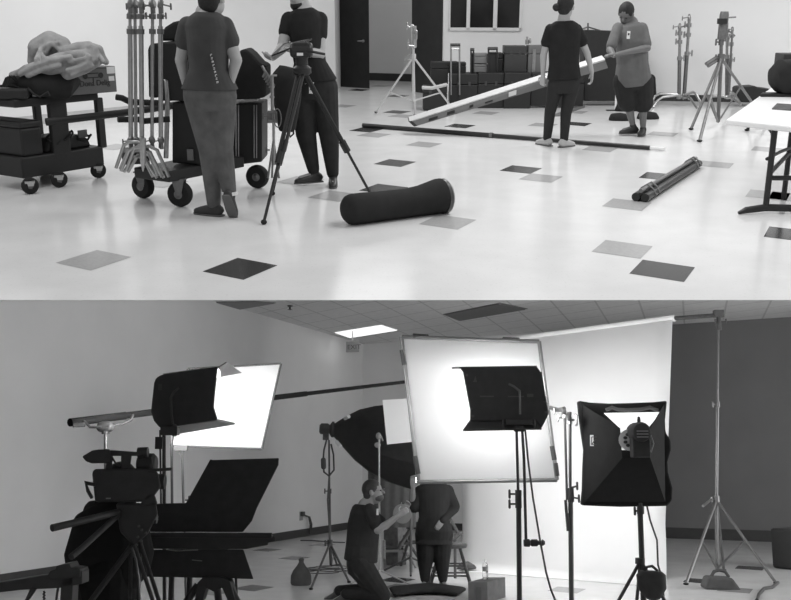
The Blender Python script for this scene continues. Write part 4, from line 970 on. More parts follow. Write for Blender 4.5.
m = M(); m.add(vs, fs); s_ = m.build('paper_sheet', paper, o, smooth=True); q_ = s_.modifiers.new('t', 'SOLIDIFY'); q_.thickness = .003
a, b = pl[0], pr[0]; u = (b-a).normalized()
M().tube([a-u*.1+V((0, .05, 0)), b+u*.05+V((0, .05, 0))], .05, 16).build('paper_roll', paper, o, smooth=True)
bs = G(717, 577); tp = P(718.5, 315, bs.y)
o = M().tube([a-u*.5+V((0, .05, 0)), b+V((0, .05, 0)), tp], .03, 10).build('crossbar', bblack, smooth=True); tag(o, 'dark crossbar through the white paper roll reaching to the tall right stand', 'bar')
o = light_tripod('light_stand', 'tall shiny tripod stand at the right holding the backdrop crossbar', [(686, 585), (776, 584), (724, 571)], (716.5, 500), (717, 569), (718.5, 312), mat('studio_steel', .15, .4, .6), 2.0, Ym=bs.y, head=False, brace_t=.5)
m = M(); c = tp; m.cbox(c+V((0, 0, .02)), .13, .1, .1); m.tube([c-V((0, 0, .22)), c], .035, 10); knob(m, c-V((0, 0, .1)), (-1, -.3, 0), .02, .06); knob(m, c-V((0, 0, .1)), (1, -.3, 0), .02, .1); m.build('top_bracket', bmetal, o, smooth=True)
M().tube([P(703, 506, bs.y-.3), P(712, 499, bs.y)], .018, 8).build('knob_arm', chrome, o, smooth=True)
def sandbag(label, pts, g, mt=bblack, handle=None, dep=.12, name='sandbag'):
    m = M(); m.prism([P(x, y, g.y) for x, y in pts], (0, dep*2, 0)); o = thing(name, label, name.replace('_', ' '), g)
    m.build('bag', mt, o, bevel=.03)
    if handle: M().tube([P(x, y, g.y+dep) for x, y in handle], .02, 8).build('strap', mt, o, smooth=True)
    return o
sandbag('black sandbag with a curved handle at the foot of the tall right stand', [(709, 577), (705, 589), (724, 591), (743, 592), (733, 578)], G(724, 590), handle=[(711, 577), (714, 571.5), (719, 570), (725, 571.5), (729, 577)])
m = M(); m.tube([G(778, 584)+V((0, 0, .02)), G(772, 589)+V((0, 0, .02)), G(764, 590)+V((0, 0, .02)), G(759, 596)+V((0, 0, .02)), G(757, 602)+V((0, 0, .02))], .02, 8)
o = m.build('cable', bmetal, smooth=True); tag(o, 'black cable curving over the floor from the right foot of the tall stand', 'cable')
a, b = G(772, 568), G(800, 571); m = M(); zt = zat(783, 528, a.y); boxG(m, a, b, .6, 0, zt); o = m.build('dark_cabinet', mat('dark_cabinet', .05, .6), bevel=.04); tag(o, 'dark box-shaped cabinet on the floor cut by the right edge', 'cabinet')

# ================================================================ DIM STUDIO: lights
glow = mat('lit_led_face', .9, .5, emit=80, noise=0)
glow3 = mat('lit_led_face_soft', .9, .5, emit=17, noise=0)
glow2 = mat('lit_softbox_face', .9, .5, emit=16, noise=0)
screen = mat('white_diffusion_cloth', .88, .8, noise=.01, trans=.45)
def panel_light(name, label, outline, Y, dep, stand_top, doors, face_in=.9, em=glow, k=1):
    o = thing(name, label, 'light', stand_top)
    pts = [P(x, y, Y) for x, y in outline]; dep = V(dep)
    m = M(); m.prism(pts, dep*.9); bo = m.build('housing', bmetal, o, bevel=.015)
    c = sum(pts, V())/len(pts); m = M(); m.prism([c+(p-c)*face_in+dep*.9 for p in pts], dep*.12); m.build('lit_face', em, bo)
    for q4, tk in doors:
        v = [P(*p) for p in q4]; nn_ = (v[1]-v[0]).cross(v[2]-v[0]).normalized()*.008
        m = M(); m.hexa([p-nn_ for p in v]+[p+nn_ for p in v]); m.build('barn_door', mat('barn_door_metal', .09, .45, noise=.1) if em is not glow else mat('lit_barn_door', .45, .5), o)  # left light's doors: lamplight on their inner faces put into the colour
    return o
Y1 = 8.0
o = panel_light('panel_light', 'black panel light with open barn doors aimed at the left white board', [(154, 383), (156, 378), (160, 375.5), (165, 374), (218, 366.5), (214, 407), (218, 420), (178, 426), (160, 428), (154, 421), (151, 412)], Y1, (-.05, .2, .012), P(163, 430, Y1),
    [([(163, 374.5, Y1+.15), (219, 366.8, Y1+.15), (241.5, 373, Y1+.6), (190, 383, Y1+.6)], 0), ([(219, 366.8, Y1+.13), (226.5, 362, Y1+.25), (241.5, 373, Y1+.6), (219.5, 377, Y1+.25)], 0),
     ([(163, 427, Y1+.15), (218, 420, Y1+.15), (235, 423.5, Y1+.55), (180, 433, Y1+.55)], 0)])
m = M(); m.box(P(158, 390, Y1), (.03, 0, 0), (0, -.005, 0), (0, 0, .05)); m.build('badge_plate', mat('dim_plate', .1, .5), o)
M().tube([P(173, 424, Y1-.03), P(171.5, 414, Y1-.05), P(171, 397, Y1-.05), P(174, 392, Y1-.04), P(179, 388, Y1-.02)], .01, 8).build('yoke_cable', mat('dim_plate', .1), o, smooth=True)
m = M(); m.cbox(P(170, 431, Y1), .14, .1, .07); gobo(m, P(175, 428, Y1), .03); m.build('yoke_mount', bmetal, o, bevel=.005)
# stands under it
def poles(name, label, segs, Y, mt, feet=None, cat='stand', group=None):
    o = thing(name, label, cat, V((P(segs[-1][0][0], 590, Y).x, Y, 0)), group)
    for i, (a_, b_, r_) in enumerate(segs):
        pa, pb = P(*a_, Y), P(*b_, Y)
        if b_[1] >= 595: pb = pa+(pb-pa)*((pa.z-.01)/(pa.z-pb.z))
        M().tube([pa, pb], mm(r_, pa), 10).build('pole' if i == 0 else 'riser', mt, o, smooth=True)
        if b_[1] >= 595:
            for k in range(3):
                t = 2*math.pi*k/3+.5; g = V((pb.x+.45*math.cos(t), pb.y+.45*math.sin(t), .015)); M().tube([V((pb.x, pb.y, .22)), g], mm(r_, pa)*.7, 8).build('leg', mt, o, smooth=True)
    return o
ss = MATS['studio_steel']
o = poles('light_stand', 'dark stand with a clamp block carrying the left panel light', [((164, 432), (164.5, 600), 1.8), ((160, 430), (161, 505), .9)], Y1+.02, bmetal)
m = M(); m.cbox(P(159.5, 443, Y1), .06, .06, .1); m.build('clamp_block', bmetal, o)
o = poles('light_stand', 'chrome stand rising beside the dark one under the left panel light', [((171.5, 436), (173, 600), 1.3), ], Y1+.5, ss)
o = poles('light_stand', 'thin chrome stand right under the edge of the left white board', [((182, 449), (186, 600), 1.2)], 9.1, ss)
m = M(); knob(m, P(184, 451, 9.1), (-1, 0, 0), .02, .04); knob(m, P(185, 500, 9.1), (1, 0, 0), .02, .04); m.cbox(P(181, 448, 9.1), .12, .05, .05); m.build('grip_head', ss, o)
# left board
o = thing('white_board', 'bright white bounce board lit by the left panel light', 'board', P(225, 448, 9.35))
v = [P(188, 369, 9.35), P(281, 363.5, 9.35), P(262, 449, 9.35), P(171, 446, 9.35)]
m = M(); m.hexa(v+[p+V((0, .02, 0)) for p in v]); m.build('sheet', mat('bright_board', .9, .6, noise=0, trans=.6), o)
m = M(); 
for i in range(4): m.tube([v[i], v[(i+1) % 4]], .012, 6)
m.build('edge_frame', bmetal, o)
# long boom
o = thing('boom_pole', 'long dark boom slanting up from behind the camera past both boards', 'boom', P(105, 425, 8.7))
bA, bM_, bB = P(70, 422.5, 8.6), P(158, 411.5, 9.6), P(404, 382, 14.5)
m = M(); m.tube([bA, bA.lerp(bM_, .6)], .038, 10); m.build('boom_section', mat('boom_carbon', .025, .9, spec=.1), o, smooth=True)
M().tube([bA.lerp(bM_, .58), bM_, bM_.lerp(bB, .5)], .033, 10).build('boom_section', mat('boom_carbon', .025, .9, spec=.1), o, smooth=True)
M().tube([bM_.lerp(bB, .5), bB], .026, 10).build('boom_section', mat('boom_carbon', .025, .9, spec=.1), o, smooth=True)
M().tube([P(73, 425.5, 8.6), P(85, 424.5, 8.65)], .02, 8).build('handle_end', bmetal, o, smooth=True)
M().tube([P(84, 421, 8.68), P(90, 427, 8.65), P(100, 427, 8.65), P(122, 424, 8.8), P(131, 420, 8.9), P(133, 415, 9.0)], .012, 8).build('cable', bmetal, o, smooth=True)
o = poles('light_stand', 'thin stand behind the camera supporting the long boom', [((105.5, 428), (107, 600), 1.8)], 8.72, ss)
m = M(); m.limb(P(102, 427, 8.7), .05, P(109, 426.5, 8.7), .05); m.tube([P(105.5, 430, 8.7), P(105.5, 434, 8.7)], .035, 10); m.build('swivel_head', bmetal, o, smooth=True)

# large diffusion frame with the second panel light
Yf = 9.8
o = thing('diffusion_frame', 'large tilted white diffusion screen in a thin silver frame', 'screen', P(480, 482, Yf))
v = [P(401.5, 337, Yf), P(539, 341.5, Yf+.1), P(557, 480, Yf+.1), P(418.5, 482, Yf)]
m = M(); m.hexa(v+[p+V((0, .006, 0)) for p in v]); m.build('diffusion_cloth', screen, o)
fm = mat('frame_tube', .3, .4, .5)
for i in range(4): M().tube([v[i], v[(i+1) % 4]], .022, 10).build('frame_tube', fm, o, smooth=True)
for a_, b_ in (((413, 335.8, Yf), (428, 336.8, Yf+.04)), ((503, 339.3, Yf+.2), (519, 340, Yf+.24)), ((402, 350, Yf), (404.5, 365, Yf)), ((552, 446, Yf+.1), (554.5, 460, Yf+.1)), ((555.3, 463, Yf+.1), (557, 476, Yf+.1)), ((415, 456, Yf), (418, 474, Yf))):
    M().tube([P(*a_), P(*b_)], .026, 8).build('clip', bmetal, o)
Y2 = 8.95
o = panel_light('panel_light', 'black panel light on a stand aimed into the large white screen', [(459.5, 367.5), (537, 366.5), (542, 374), (549, 414), (541.5, 428.5), (536, 421), (470, 421), (470, 410), (463, 372)], Y2, (.022, .2, .012), P(519, 428, Y2),
    [([(459, 367.5, Y2+.1), (537, 366.5, Y2+.1), (532, 370, Y2+.5), (452, 368, Y2+.5)], 0), ([(470, 420.5, Y2+.05), (536, 420.5, Y2+.05), (541.5, 429, Y2-.12), (463, 430.5, Y2-.12)], 0)], em=glow3)
m = M()
for (x, y) in ((467, 375), (471, 409), (473, 416), (541, 373), (546, 412), (545, 402)): m.lathe(P(x, y, Y2), (0, -1, 0), [(.012, 0), (.012, .012), (.004, .016)], 8)
m.build('rivets', ss, o)
m = M(); a_ = P(473, 382, Y2); m.prism([P(473, 382, Y2), P(477, 382, Y2), P(475.5, 376, Y2)], (0, -.004, 0)); m.box(P(480, 397, Y2), (.13, 0, 0), (0, -.004, 0), (0, 0, .012)); m.box(P(527, 397, Y2), (.06, 0, 0), (0, -.004, 0), (0, 0, .03)); m.box(P(508, 397, Y2), (.15, 0, 0), (0, -.004, 0), (0, 0, .01)); m.build('printed_labels', mat('dim_print', .13, .6), o)
M().tube([P(509, 384, Y2-.02), P(514, 386.5, Y2-.05), P(519.5, 391, Y2-.07), P(520, 400, Y2-.07), P(520, 414, Y2-.08)], .011, 8).build('power_cable', mat('dim_cable', .16, .5), o, smooth=True)
m = M(); m.cbox(P(519, 422, Y2-.08), .24, .08, .05); m.tube([P(514, 428, Y2-.08), P(524, 428, Y2-.08)], .035, 10); knob(m, P(510, 424, Y2-.1), (-1, 0, 0), .02, .06); knob(m, P(528, 424, Y2-.1), (1, 0, 0), .02, .06); m.build('yoke_mount', bmetal, o, bevel=.004)
o = poles('light_stand', 'dark stand with side knobs under the central panel light', [((516.5, 428), (518.5, 505), 1.4), ((518.5, 490), (519.5, 600), 2.6)], Y2-.08, bmetal)
m = M(); m.tube([P(518.3, 490, Y2-.08), P(518.5, 508, Y2-.08)], .03, 10)
for y in (494, 504): knob(m, P(517, y, Y2-.08), (-1, -.1, 0), .02, .07)
m.build('collar', bmetal, o, smooth=True)
o = thing('grip_arm', 'thin rod hanging beside the central stand with a round head at its lower end', 'rod', P(527, 545, Y2-.1))
M().tube([P(522, 428, Y2-.1), P(524, 460, Y2-.1), P(526, 540, Y2-.1)], .013, 8).build('rod', bmetal, o, smooth=True)
m = M(); m.lathe(P(526, 543, Y2-.12), (1, 0, .02), [(.03, -.02), (.035, 0), (.035, .03), (.02, .04), (.032, .05), (.032, .1), (.02, .11), (.02, .14), (.03, .15), (.015, .17)], 14); m.build('grip_head', bmetal, o, smooth=True)
pts = [P(525, 428, Y2-.1), P(528, 460, Y2-.1), P(533, 498, Y2-.1), P(540, 540, Y2-.15), P(546, 572, Y2-.2), P(551, 590, Y2-.3), P(556, 602, Y2-.4)]; g_ = V((pts[-1].x+.05, pts[-1].y, .02))
o = M().tube(pts+[g_], .009, 8).build('power_cable', bmetal, smooth=True); tag(o, 'thin black power cable hanging from the central panel light to the floor', 'cable')
# grip stand right of the large screen
o = poles('light_stand', 'steel grip stand right of the large screen with a clamp arm on top', [((564.5, 408), (567, 500), 1.2), ((570, 412), (570.5, 600), 1.5), ((570.5, 495), (571.5, 600), 2.5)], 9.7, ss)
m = M(); m.tube([P(550, 407.5, 9.8), P(558, 410, 9.75), P(563, 409, 9.7)], .022, 8); gobo(m, P(564, 411, 9.68), .045, (1, -.2, 0)); gobo(m, P(569, 417, 9.66), .05, (1, -.2, .1)); knob(m, P(571, 420, 9.66), (1, 0, 0), .03, .05)
m.build('clamp_arm', chrome, o, smooth=True)
m = M(); m.tube([P(570.5, 488, 9.68), P(571, 502, 9.68)], .032, 10); knob(m, P(570.5, 488, 9.66), (1, 0, .3), .02, .07); knob(m, P(571, 497, 9.66), (1, 0, -.2), .02, .08); m.build('collar', bmetal, o, smooth=True)
M().tube([P(565.5, 500, 9.66), P(568, 531, 9.66)], .015, 8).build('hanging_arm', bmetal, o, smooth=True)

# softbox on the right, seen from behind
o = thing('softbox', 'square black softbox with white flap and round lamp head seen from behind', 'softbox', P(640, 506, 9.4))
Ys = 9.8
rim = [(578.5, 400.5), (590, 402.5), (610, 403.5), (630, 403), (655, 402), (667.5, 400.5), (665.5, 420), (666, 432), (671, 440), (671.5, 450), (668, 462), (668.5, 472), (673, 488), (672.5, 500), (668, 506), (620, 507), (582, 505.5), (583.5, 490), (584, 470), (585, 450), (582, 430), (580, 415)]
m = M(); m.prism([P(x, y, Ys) for x, y in rim], (0, .12, 0)); sf = mat('softbox_fabric', .04, .85, spec=.1); m.build('rim_skirt', sf, o, bevel=.02)
rr4 = [(583, 405), (664, 404), (665, 502), (585, 502)]; ap4 = [(620, 428), (650, 428), (650, 458), (622, 458)]
for k in range(4):
    j = (k+1) % 4; q4 = [P(*rr4[k], Ys), P(*rr4[j], Ys), P(*ap4[j], Ys-.42), P(*ap4[k], Ys-.42)]
    if k == 0:   # top panel is unzipped and shows the glowing lining
        continue
    n_ = V((0, -.01, 0)); m = M(); m.hexa(q4+[p+n_ for p in q4]); m.build('side_panel', sf, o)
v = [P(604, 413, Ys-.06), P(661, 412, Ys-.06), P(645, 432, Ys-.3), P(622, 430, Ys-.3)]
lin = mat('glowing_lining', .85, .5, noise=.03, emit=.9)  # emission puts the lamp's light into the lining
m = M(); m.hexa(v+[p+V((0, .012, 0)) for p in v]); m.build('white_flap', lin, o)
v = [P(618, 428, Ys-.28), P(634, 428, Ys-.3), P(634, 450, Ys-.3), P(621, 450, Ys-.28)]
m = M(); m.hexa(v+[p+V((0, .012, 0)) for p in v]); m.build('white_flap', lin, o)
m = M()
pf = [P(606, 410, Ys-.08), P(612, 407.5, Ys-.08), P(618, 409.5, Ys-.08), P(628, 410, Ys-.08), P(640, 409.5, Ys-.08), P(650, 407.5, Ys-.08), P(658, 410.5, Ys-.08)]
m.tube(pf, .018, 8); m.build('rolled_flap', mat('grey_flap', .15, .8), o, smooth=True)
v = [P(590, 435, Ys-.1), P(601.5, 435, Ys-.12), P(601.5, 446.5, Ys-.12), P(590, 446, Ys-.1)]
m = M(); m.hexa([p+V((0, -.02, 0)) for p in v]+v); wl_ = m.build('white_label', mat('pale_label', .75, .6), o)
m = M(); m.tube([P(592, 444, Ys-.15), P(595, 440, Ys-.15), P(599, 437, Ys-.15)], .005, 6); m.tube([P(591.5, 437, Ys-.15), P(600, 437, Ys-.16), P(600, 444.5, Ys-.16), P(591.5, 444.5, Ys-.15), P(591.5, 437, Ys-.15)], .004, 6); m.build('label_print', bmetal, wl_)
m = M(); m.tube([P(606, 466.5, Ys-.2), P(611, 462, Ys-.22)], .022, 8); m.build('light_leak_glow', mat('leak_glow', .7, .5, emit=.8), o)  # glowing tube stands in for lamp light leaking out
m = M(); m.prism([P(x, y, Ys+.13) for x, y in ((586, 408), (662, 407), (663, 500), (588, 501))], (0, .02, 0)); m.build('front_diffuser', glow2, o)
c = P(629.5, 440, Ys-.42)
m = M(); m.lathe(c, (-.15, -1, 0), [(.085, 0), (.105, .01), (.105, .03), (.085, .03)], 24); m.build('speed_ring', mat('ring_metal', .75, .35, .2), o, smooth=True)
m = M()
for i in range(9):
    t = 2*math.pi*i/9; m.ell(c+V((.05*math.cos(t), -.03, .06*math.sin(t))), .02, .012, .016, None, 8, 6)
m.build('lamp_vents', bmetal, o)
c = P(642, 431, Ys-.62)
m = M(); m.lathe(c+V((0, .25, -.01)), (0, -1, 0), [(.08, 0), (.1, .02), (.1, .2), (.085, .26), (.05, .28)], 24); m.build('lamp_head', bmetal, o, smooth=True)
m = M()
for i in range(3): m.box(c+V((-.06, -.035, -.005-.028*i)), (.11, 0, 0), (0, -.006, 0), (0, 0, .007))
m.build('vent_slots', mat('pale_slots', .55, .4), o)
m = M(); m.cbox(c+V((0, .1, -.14)), .17, .14, .22); m.limb(c+V((0, .1, .1)), .018, c+V((0, .1, .13)), .014); m.build('lamp_body', bmetal, o, bevel=.01)
M().tube([c+V((.08, -.0, -.04)), c+V((.1, -.02, -.12)), c+V((.07, -.02, -.2))], .008, 6).build('lamp_bracket', chrome, o, smooth=True)
Yz = 9.3
gz = P(641, 600, Yz)
o = thing('light_stand', 'black tripod stand carrying the square softbox', 'stand', V((gz.x, Yz, 0)))
top = P(640.5, 503, Yz); bt = V((top.x+.01, Yz, .25))
M().tube([top, V((top.x, Yz, P(640, 520, Yz).z))], .016, 10).build('riser', bmetal, o, smooth=True)
M().tube([P(640, 510, Yz), V((P(640, 520, Yz).x, Yz, .12))], .026, 10).build('pole', bmetal, o, smooth=True)
hb = P(640.5, 561, Yz)
for gx, gy in ((-.5, -.1), (.42, -.1), (.05, .5)):
    g = V((hb.x+gx*.85, Yz+gy, .015)); l = M().tube([hb, g], .017, 8).build('leg', bmetal, o, smooth=True); M().tube([V((hb.x, Yz, .2)), hb.lerp(g, .62)], .011, 8).build('brace', bmetal, o, smooth=True)
m = M(); m.tube([P(640, 558, Yz), P(640, 564, Yz)], .045, 10); m.tube([P(640.5, 506, Yz), P(640.5, 514, Yz)], .034, 10); knob(m, P(640, 511, Yz), (-1, 0, 0), .02, .05); m.build('collar', bmetal, o, smooth=True)
pts = [P(647, 506, Yz), P(650, 520, Yz), P(657, 540, Yz), P(658, 565, Yz), P(663, 580, Yz), P(664, 605, Yz)]
o = M().tube(pts, .009, 8).build('power_cable', bmetal, smooth=True); tag(o, 'thin black cable hanging from the square softbox beside its stand', 'cable')
o = thing('sandbag', 'round black bag hanging from the softbox stand by a loop', 'sandbag', P(650, 598, Yz-.15))
m = M(); m.loft([(P(651, 571, Yz-.15), .1, .06), (P(651, 575, Yz-.15), .135, .09), (P(652, 588, Yz-.15), .13, .1), (P(651, 597, Yz-.15), .08, .08), (P(650, 600, Yz-.15), .03, .03)], (1, 0, 0)); m.build('bag', bblack, o, smooth=True)
M().tube([P(644, 572, Yz-.15), P(647, 567, Yz-.15), P(652, 566, Yz-.15), P(658, 571, Yz-.15)], .012, 8).build('strap', bblack, o, smooth=True)

# octagonal softbox and its stand on the left of the corner
Yo = 13.2
o = thing('octagonal_softbox', 'large black octagonal softbox pointing right toward the kneeling man\'s side', 'softbox', P(333, 450, Yo))
ax_ = V((1, .12, -.06)).normalized(); side_ = V((-.12, 1, 0)).normalized(); upv = side_.cross(ax_)*-1
def octring(px, py, rpx, Yy):
    c = P(px, py, Yy); r_ = mm(rpx, c); x, y = side_, (ax_.cross(side_)).normalized()
    return [c+(x*math.cos(t)+y*math.sin(t))*r_ for t in [2*math.pi*(k+.5)/8 for k in range(8)]]
m = M(); m.rings([octring(334, 430, 7, Yo), octring(345, 432, 17, Yo), octring(357, 435, 27, Yo), octring(372, 439, 35, Yo), octring(390, 443, 41, Yo), octring(413, 447, 45, Yo)], cap=True); so = m.build('fabric_shell', bblack, o)
for yy, x in ((417.5, 347), (443.5, 338.5)):
    v0 = P(x-2, yy+1, Yo-.55 if yy > 430 else Yo-.2); M().tube([P(x-2, yy+(1 if yy < 430 else -2), Yo-.3), P(x+2, yy+(-1 if yy < 430 else 3), Yo-.4)], .025, 8).build('rod_end', mat('pale_rod_end', .8, .4), so, smooth=True)
of = M(); of.rings([[q+ax_*.01 for q in octring(413, 447, 42, Yo)], [q+ax_*.03 for q in octring(413, 447, 42, Yo)]]); of.build('front_diffuser', mat('lit_octagon_face', .9, .5, emit=24, noise=0), o)
c = P(326, 429, Yo); m.lathe(c, ax_, [(.05, -.09), (.075, -.07), (.08, .02), (.06, .05), (.11, .08), (.11, .11)], 18); m.cbox(c-V((0, 0, .1)), .08, .08, .1); m.build('lamp_head', bmetal, o, smooth=True)
o = light_tripod('light_stand', 'thin black tripod stand under the octagonal softbox with coiled cord on the floor', [(311, 590), (349, 583), (337, 566)], (330, 543), (330.5, 566), (329, 440), bmetal, 1.6, Ym=Yo-.1, head=False, brace_t=.55, lowpole=(331, 566))
o_ = o
m = M(); c = P(328.5, 442, Yo-.1); x0 = P(324, 465, Yo-.15)
pts = [P(326.5, 440, Yo-.15), P(324, 450, Yo-.15), P(323, 462, Yo-.15), P(324, 472, Yo-.15), P(329, 476, Yo-.15), P(334, 470, Yo-.15), P(333.5, 455, Yo-.15), P(331, 444, Yo-.15)]
M().tube(pts, .012, 8).build('hanging_cord', bmetal, o_, smooth=True)
M().limb(P(323.4, 460, Yo-.17), .035, P(323.6, 467, Yo-.17), .035).build('inline_switch', bmetal, o_, smooth=True)
M().tube([P(329, 476, Yo-.15), P(327.5, 500, Yo-.15), P(330, 540, Yo-.15)], .009, 8).build('hanging_cord', bmetal, o_, smooth=True)
m = M(); pts = []
for k in range(60):
    t = k/60*2*math.pi*4; r_ = .22+.1*math.sin(k*.7); g = G(324, 573); pts.append(g+V((r_*1.3*math.cos(t), r_*math.sin(t), .015+.0012*k)))
o = m.tube(pts, .006, 6).build('coiled_cable', bmetal, smooth=True); tag(o, 'loosely coiled black cable on the floor between the octagonal softbox stand legs', 'cable')
pts = [G(301, 541)+V((0, -.1, .02)), G(312, 541.5)+V((0, 0, .02)), G(330, 543)+V((0, 0, .02)), G(345, 543.5)+V((0, 0, .02))]
o = M().tube(pts, .012, 6).build('floor_cable', bmetal, smooth=True); tag(o, 'black cable running along the floor from the wall outlet', 'cable')
# small white board beside the octagonal softbox, on a chrome stand
Yw = 12.1
o = thing('white_board', 'small white card glowing between octagonal softbox and large screen', 'board', P(400, 444, Yw))
v = [P(382.5, 400, Yw), P(416, 398, Yw+.1), P(420, 441, Yw+.1), P(387, 444.5, Yw)]
m = M(); m.hexa(v+[p+V((0, .02, 0)) for p in v]); m.build('sheet', mat('small_board', .88, .6, noise=0), o)
o = poles('light_stand', 'chrome stand in front of the octagonal softbox with round white knobs', [((379, 436), (379.5, 600), 1.1)], 12.5, mat('bright_steel', .45, .35, .3))
m = M(); m.ell(P(378.5, 436, 12.45), .035, .03, .045); m.ell(P(377.5, 445, 12.45), .04, .03, .035); m.tube([P(381, 436, 12.4), P(383, 441, 12.4)], .012, 6); m.build('knobs', mat('bright_steel', .75), o, smooth=True)
# black drape behind
o = thing('black_drape', 'tall black drape hanging behind the kneeling man\'s raised hand', 'drape', P(392, 528, 14.2))
Yd = 14.2; N_ = 24; fr = []; 
xs = [368+ (416-368)*i/N_ for i in range(N_+1)]
top = [P(x, 430, Yd+.008*math.sin(i*1.3)) for i, x in enumerate(xs)]; bot = [P(x, 527.5, Yd+.01*math.sin(i*1.3)) for i, x in enumerate(xs)]
m = M(); vs = top+bot+[p+V((0, .01, 0)) for p in top+bot]; n1 = N_+1; fs = []
for i in range(N_): fs += [(i, i+1, n1+i+1, n1+i), (2*n1+i+1, 2*n1+i, 3*n1+i, 3*n1+i+1)]
m.add(vs, fs); m.build('cloth', bblack, o, smooth=True)
M().tube([P(366, 429, Yd), P(418, 429, Yd)], .025, 8).build('top_bar', bmetal, o, smooth=True)
a = P(383, 568, 15.0); a = G(383.5, 565); b = G(398, 566); m = M(); boxG(m, a, b, .25, 0, zat(390, 526, a.y)); o = m.build('wooden_plinth', mat('plinth_wood', .13, .7, noise=.4, scale=14), bevel=.01); tag(o, 'upright wooden plinth standing below the black drape', 'plinth')
o = poles('drape_stand', 'thin dark stand holding the right edge of the black drape', [((411, 430), (411, 600), 1.4)], 14.1, bmetal)
# chrome frame chair
Yc3 = G(416, 568).y
o = thing('metal_chair', 'chair with bent shiny frame beside the kneeling man', 'chair', G(400, 568))
M().tube([G(385, 571), P(384, 560, Yc3), P(384, 540, Yc3)], .022, 8).build('back_post', chrome, o, smooth=True)
M().tube([P(384, 551, Yc3), P(406, 551, Yc3), P(408, 552.5, Yc3), P(411, 558, Yc3), P(416, 568, Yc3)], .02, 8).build('leg', chrome, o, smooth=True)
M().tube([P(384, 551, Yc3+.4), P(404, 551, Yc3+.4), P(406, 552.5, Yc3+.4), P(409, 558, Yc3+.4), P(413, 566, Yc3+.4)], .02, 8).build('leg', chrome, o, smooth=True)
m = M(); m.box(P(385, 550, Yc3), (.28, 0, 0), (0, .4, 0), (0, 0, .03)); m.build('seat', bblack, o, bevel=.01)
# two stools
def stool(label, cx, ys, Yy, feet, seatw=.2):
    c = P(cx, ys, Yy); o = thing('folding_stool', label, 'stool', V((c.x, c.y, 0)), None)
    m = M(); m.lathe(c, (0, 0, 1), [(seatw, -.03), (seatw*1.05, 0), (seatw, .02), (seatw*.3, .025)], 20); m.build('seat', bblack, o, smooth=True)
    fe = [V((c.x+dx, c.y+dy, .01)) for dx, dy in feet]; th_ = [V((c.x+dx*.45, c.y+dy*.45, c.z-.03)) for dx, dy in feet]
    for f0, t0 in zip(fe, th_): M().tube([t0, f0], .016, 8).build('leg', bmetal, o, smooth=True)
    for zt_ in (.3, .55):
        for k in range(4):
            p0, p1 = fe[k].lerp(th_[k], zt_), fe[(k+1) % 4].lerp(th_[(k+1) % 4], zt_); M().tube([p0, p1], .011, 8).build('rung', bmetal, o, smooth=True)
    return o
stool('tall dark stool with rungs behind the standing person in black', 451, 545, 12.6, [(-.28, -.2), (.25, -.2), (.25, .2), (-.28, .2)])
Yq = 14.4
o = thing('folding_chair', 'dark folding chair with crossed legs under the black drape', 'chair', G(405, 568))
for a_, b_ in (((401, 566), (411, 532)), ((424, 566), (404, 536))): M().tube([G(*a_), P(*b_, Yq)], .022, 8).build('leg', bmetal, o, smooth=True)
m = M(); m.box(P(399, 545, Yq), (.42, 0, .02), (0, .3, 0), (0, 0, .03)); m.build('seat', bblack, o)
M().tube([P(398, 549, Yq), P(412, 527, Yq)], .03, 8).build('back_rail', bmetal, o)
# thing behind the standing person (director-style brace by the corner)
o = thing('folding_chair', 'dark folding chair showing at the right of the standing person', 'chair', G(457, 560))
for a_, b_ in (((452, 541, 13.4), (462, 532, 13.4)), ((450, 518, 13.4), (458, 533, 13.4))): M().tube([P(*a_), P(*b_)], .022, 8).build('brace', bmetal, o, smooth=True)
M().tube([P(455, 534, 13.4), V((P(455, 560, 13.4).x, 13.4, .01))], .02, 8).build('leg', bmetal, o, smooth=True)
g = G(467, 571); o = M().loft([(P(457, 569, g.y), .01, .01), (P(461, 566, g.y), .1, .05), (P(468, 565.5, g.y), .12, .06), (P(474, 567, g.y), .08, .03), (P(476, 568, g.y), .01, .01)], (0, 1, 0)).build('sandbag', bblack, smooth=True); tag(o, 'flat black sandbag on the left front corner of the white paper', 'sandbag')
# apple box and bottle
a, b, c2 = G(467, 608), G(490, 606), None
Ya = 11.2
zt = zat(487, 580, Ya)
o = thing('wooden_box', 'grey wooden box with a hand slot standing near the white paper', 'box', V((P(480, 590, Ya).x, Ya, 0)))
a = P(468, 590, Ya); a.z = 0; b = P(487.5, 590, Ya); b.z = 0; bk = P(505.5, 580, Ya+.45)-P(487.5, 580, Ya); bk.z = 0
zt = P(478, 582, Ya).z
m = M(); m.hexa([a, b, b+bk, a+bk]+[v+V((0, 0, zt)) for v in (a, b, b+bk, a+bk)]); bo = m.build('box_body', mat('box_wood', .1, .7, noise=.25, scale=10), o, bevel=.004)
m = M(); m.box(P(476, 601, Ya)-V((0, .003, 0)), (.06, 0, 0), (0, -.003, 0), (0, 0, P(476, 587, Ya).z-P(476, 601, Ya).z)); m.build('hand_slot', bblack, bo)
bt = P(485.3, 574.8, Ya+.28); bt.z = zt
o = thing('water_bottle', 'clear plastic water bottle standing on the grey wooden box', 'bottle', bt)
s_ = (P(485, 558, Ya+.28).z-zt)/.22
m = M(); m.lathe(bt, (0, 0, 1), [(.028, 0), (.033, .005), (.033, .06), (.031, .07), (.033, .08), (.033, .14), (.028, .17), (.013, .195), (.013, .205)], 20); m.build('bottle_body', glass('clear_plastic'), o, smooth=True)
m = M(); m.lathe(bt+V((0, 0, .09)), (0, 0, 1), [(.0338, 0), (.0338, .05)], 20); m.build('label_band', mat('bottle_label', .25, .5), o, smooth=True)
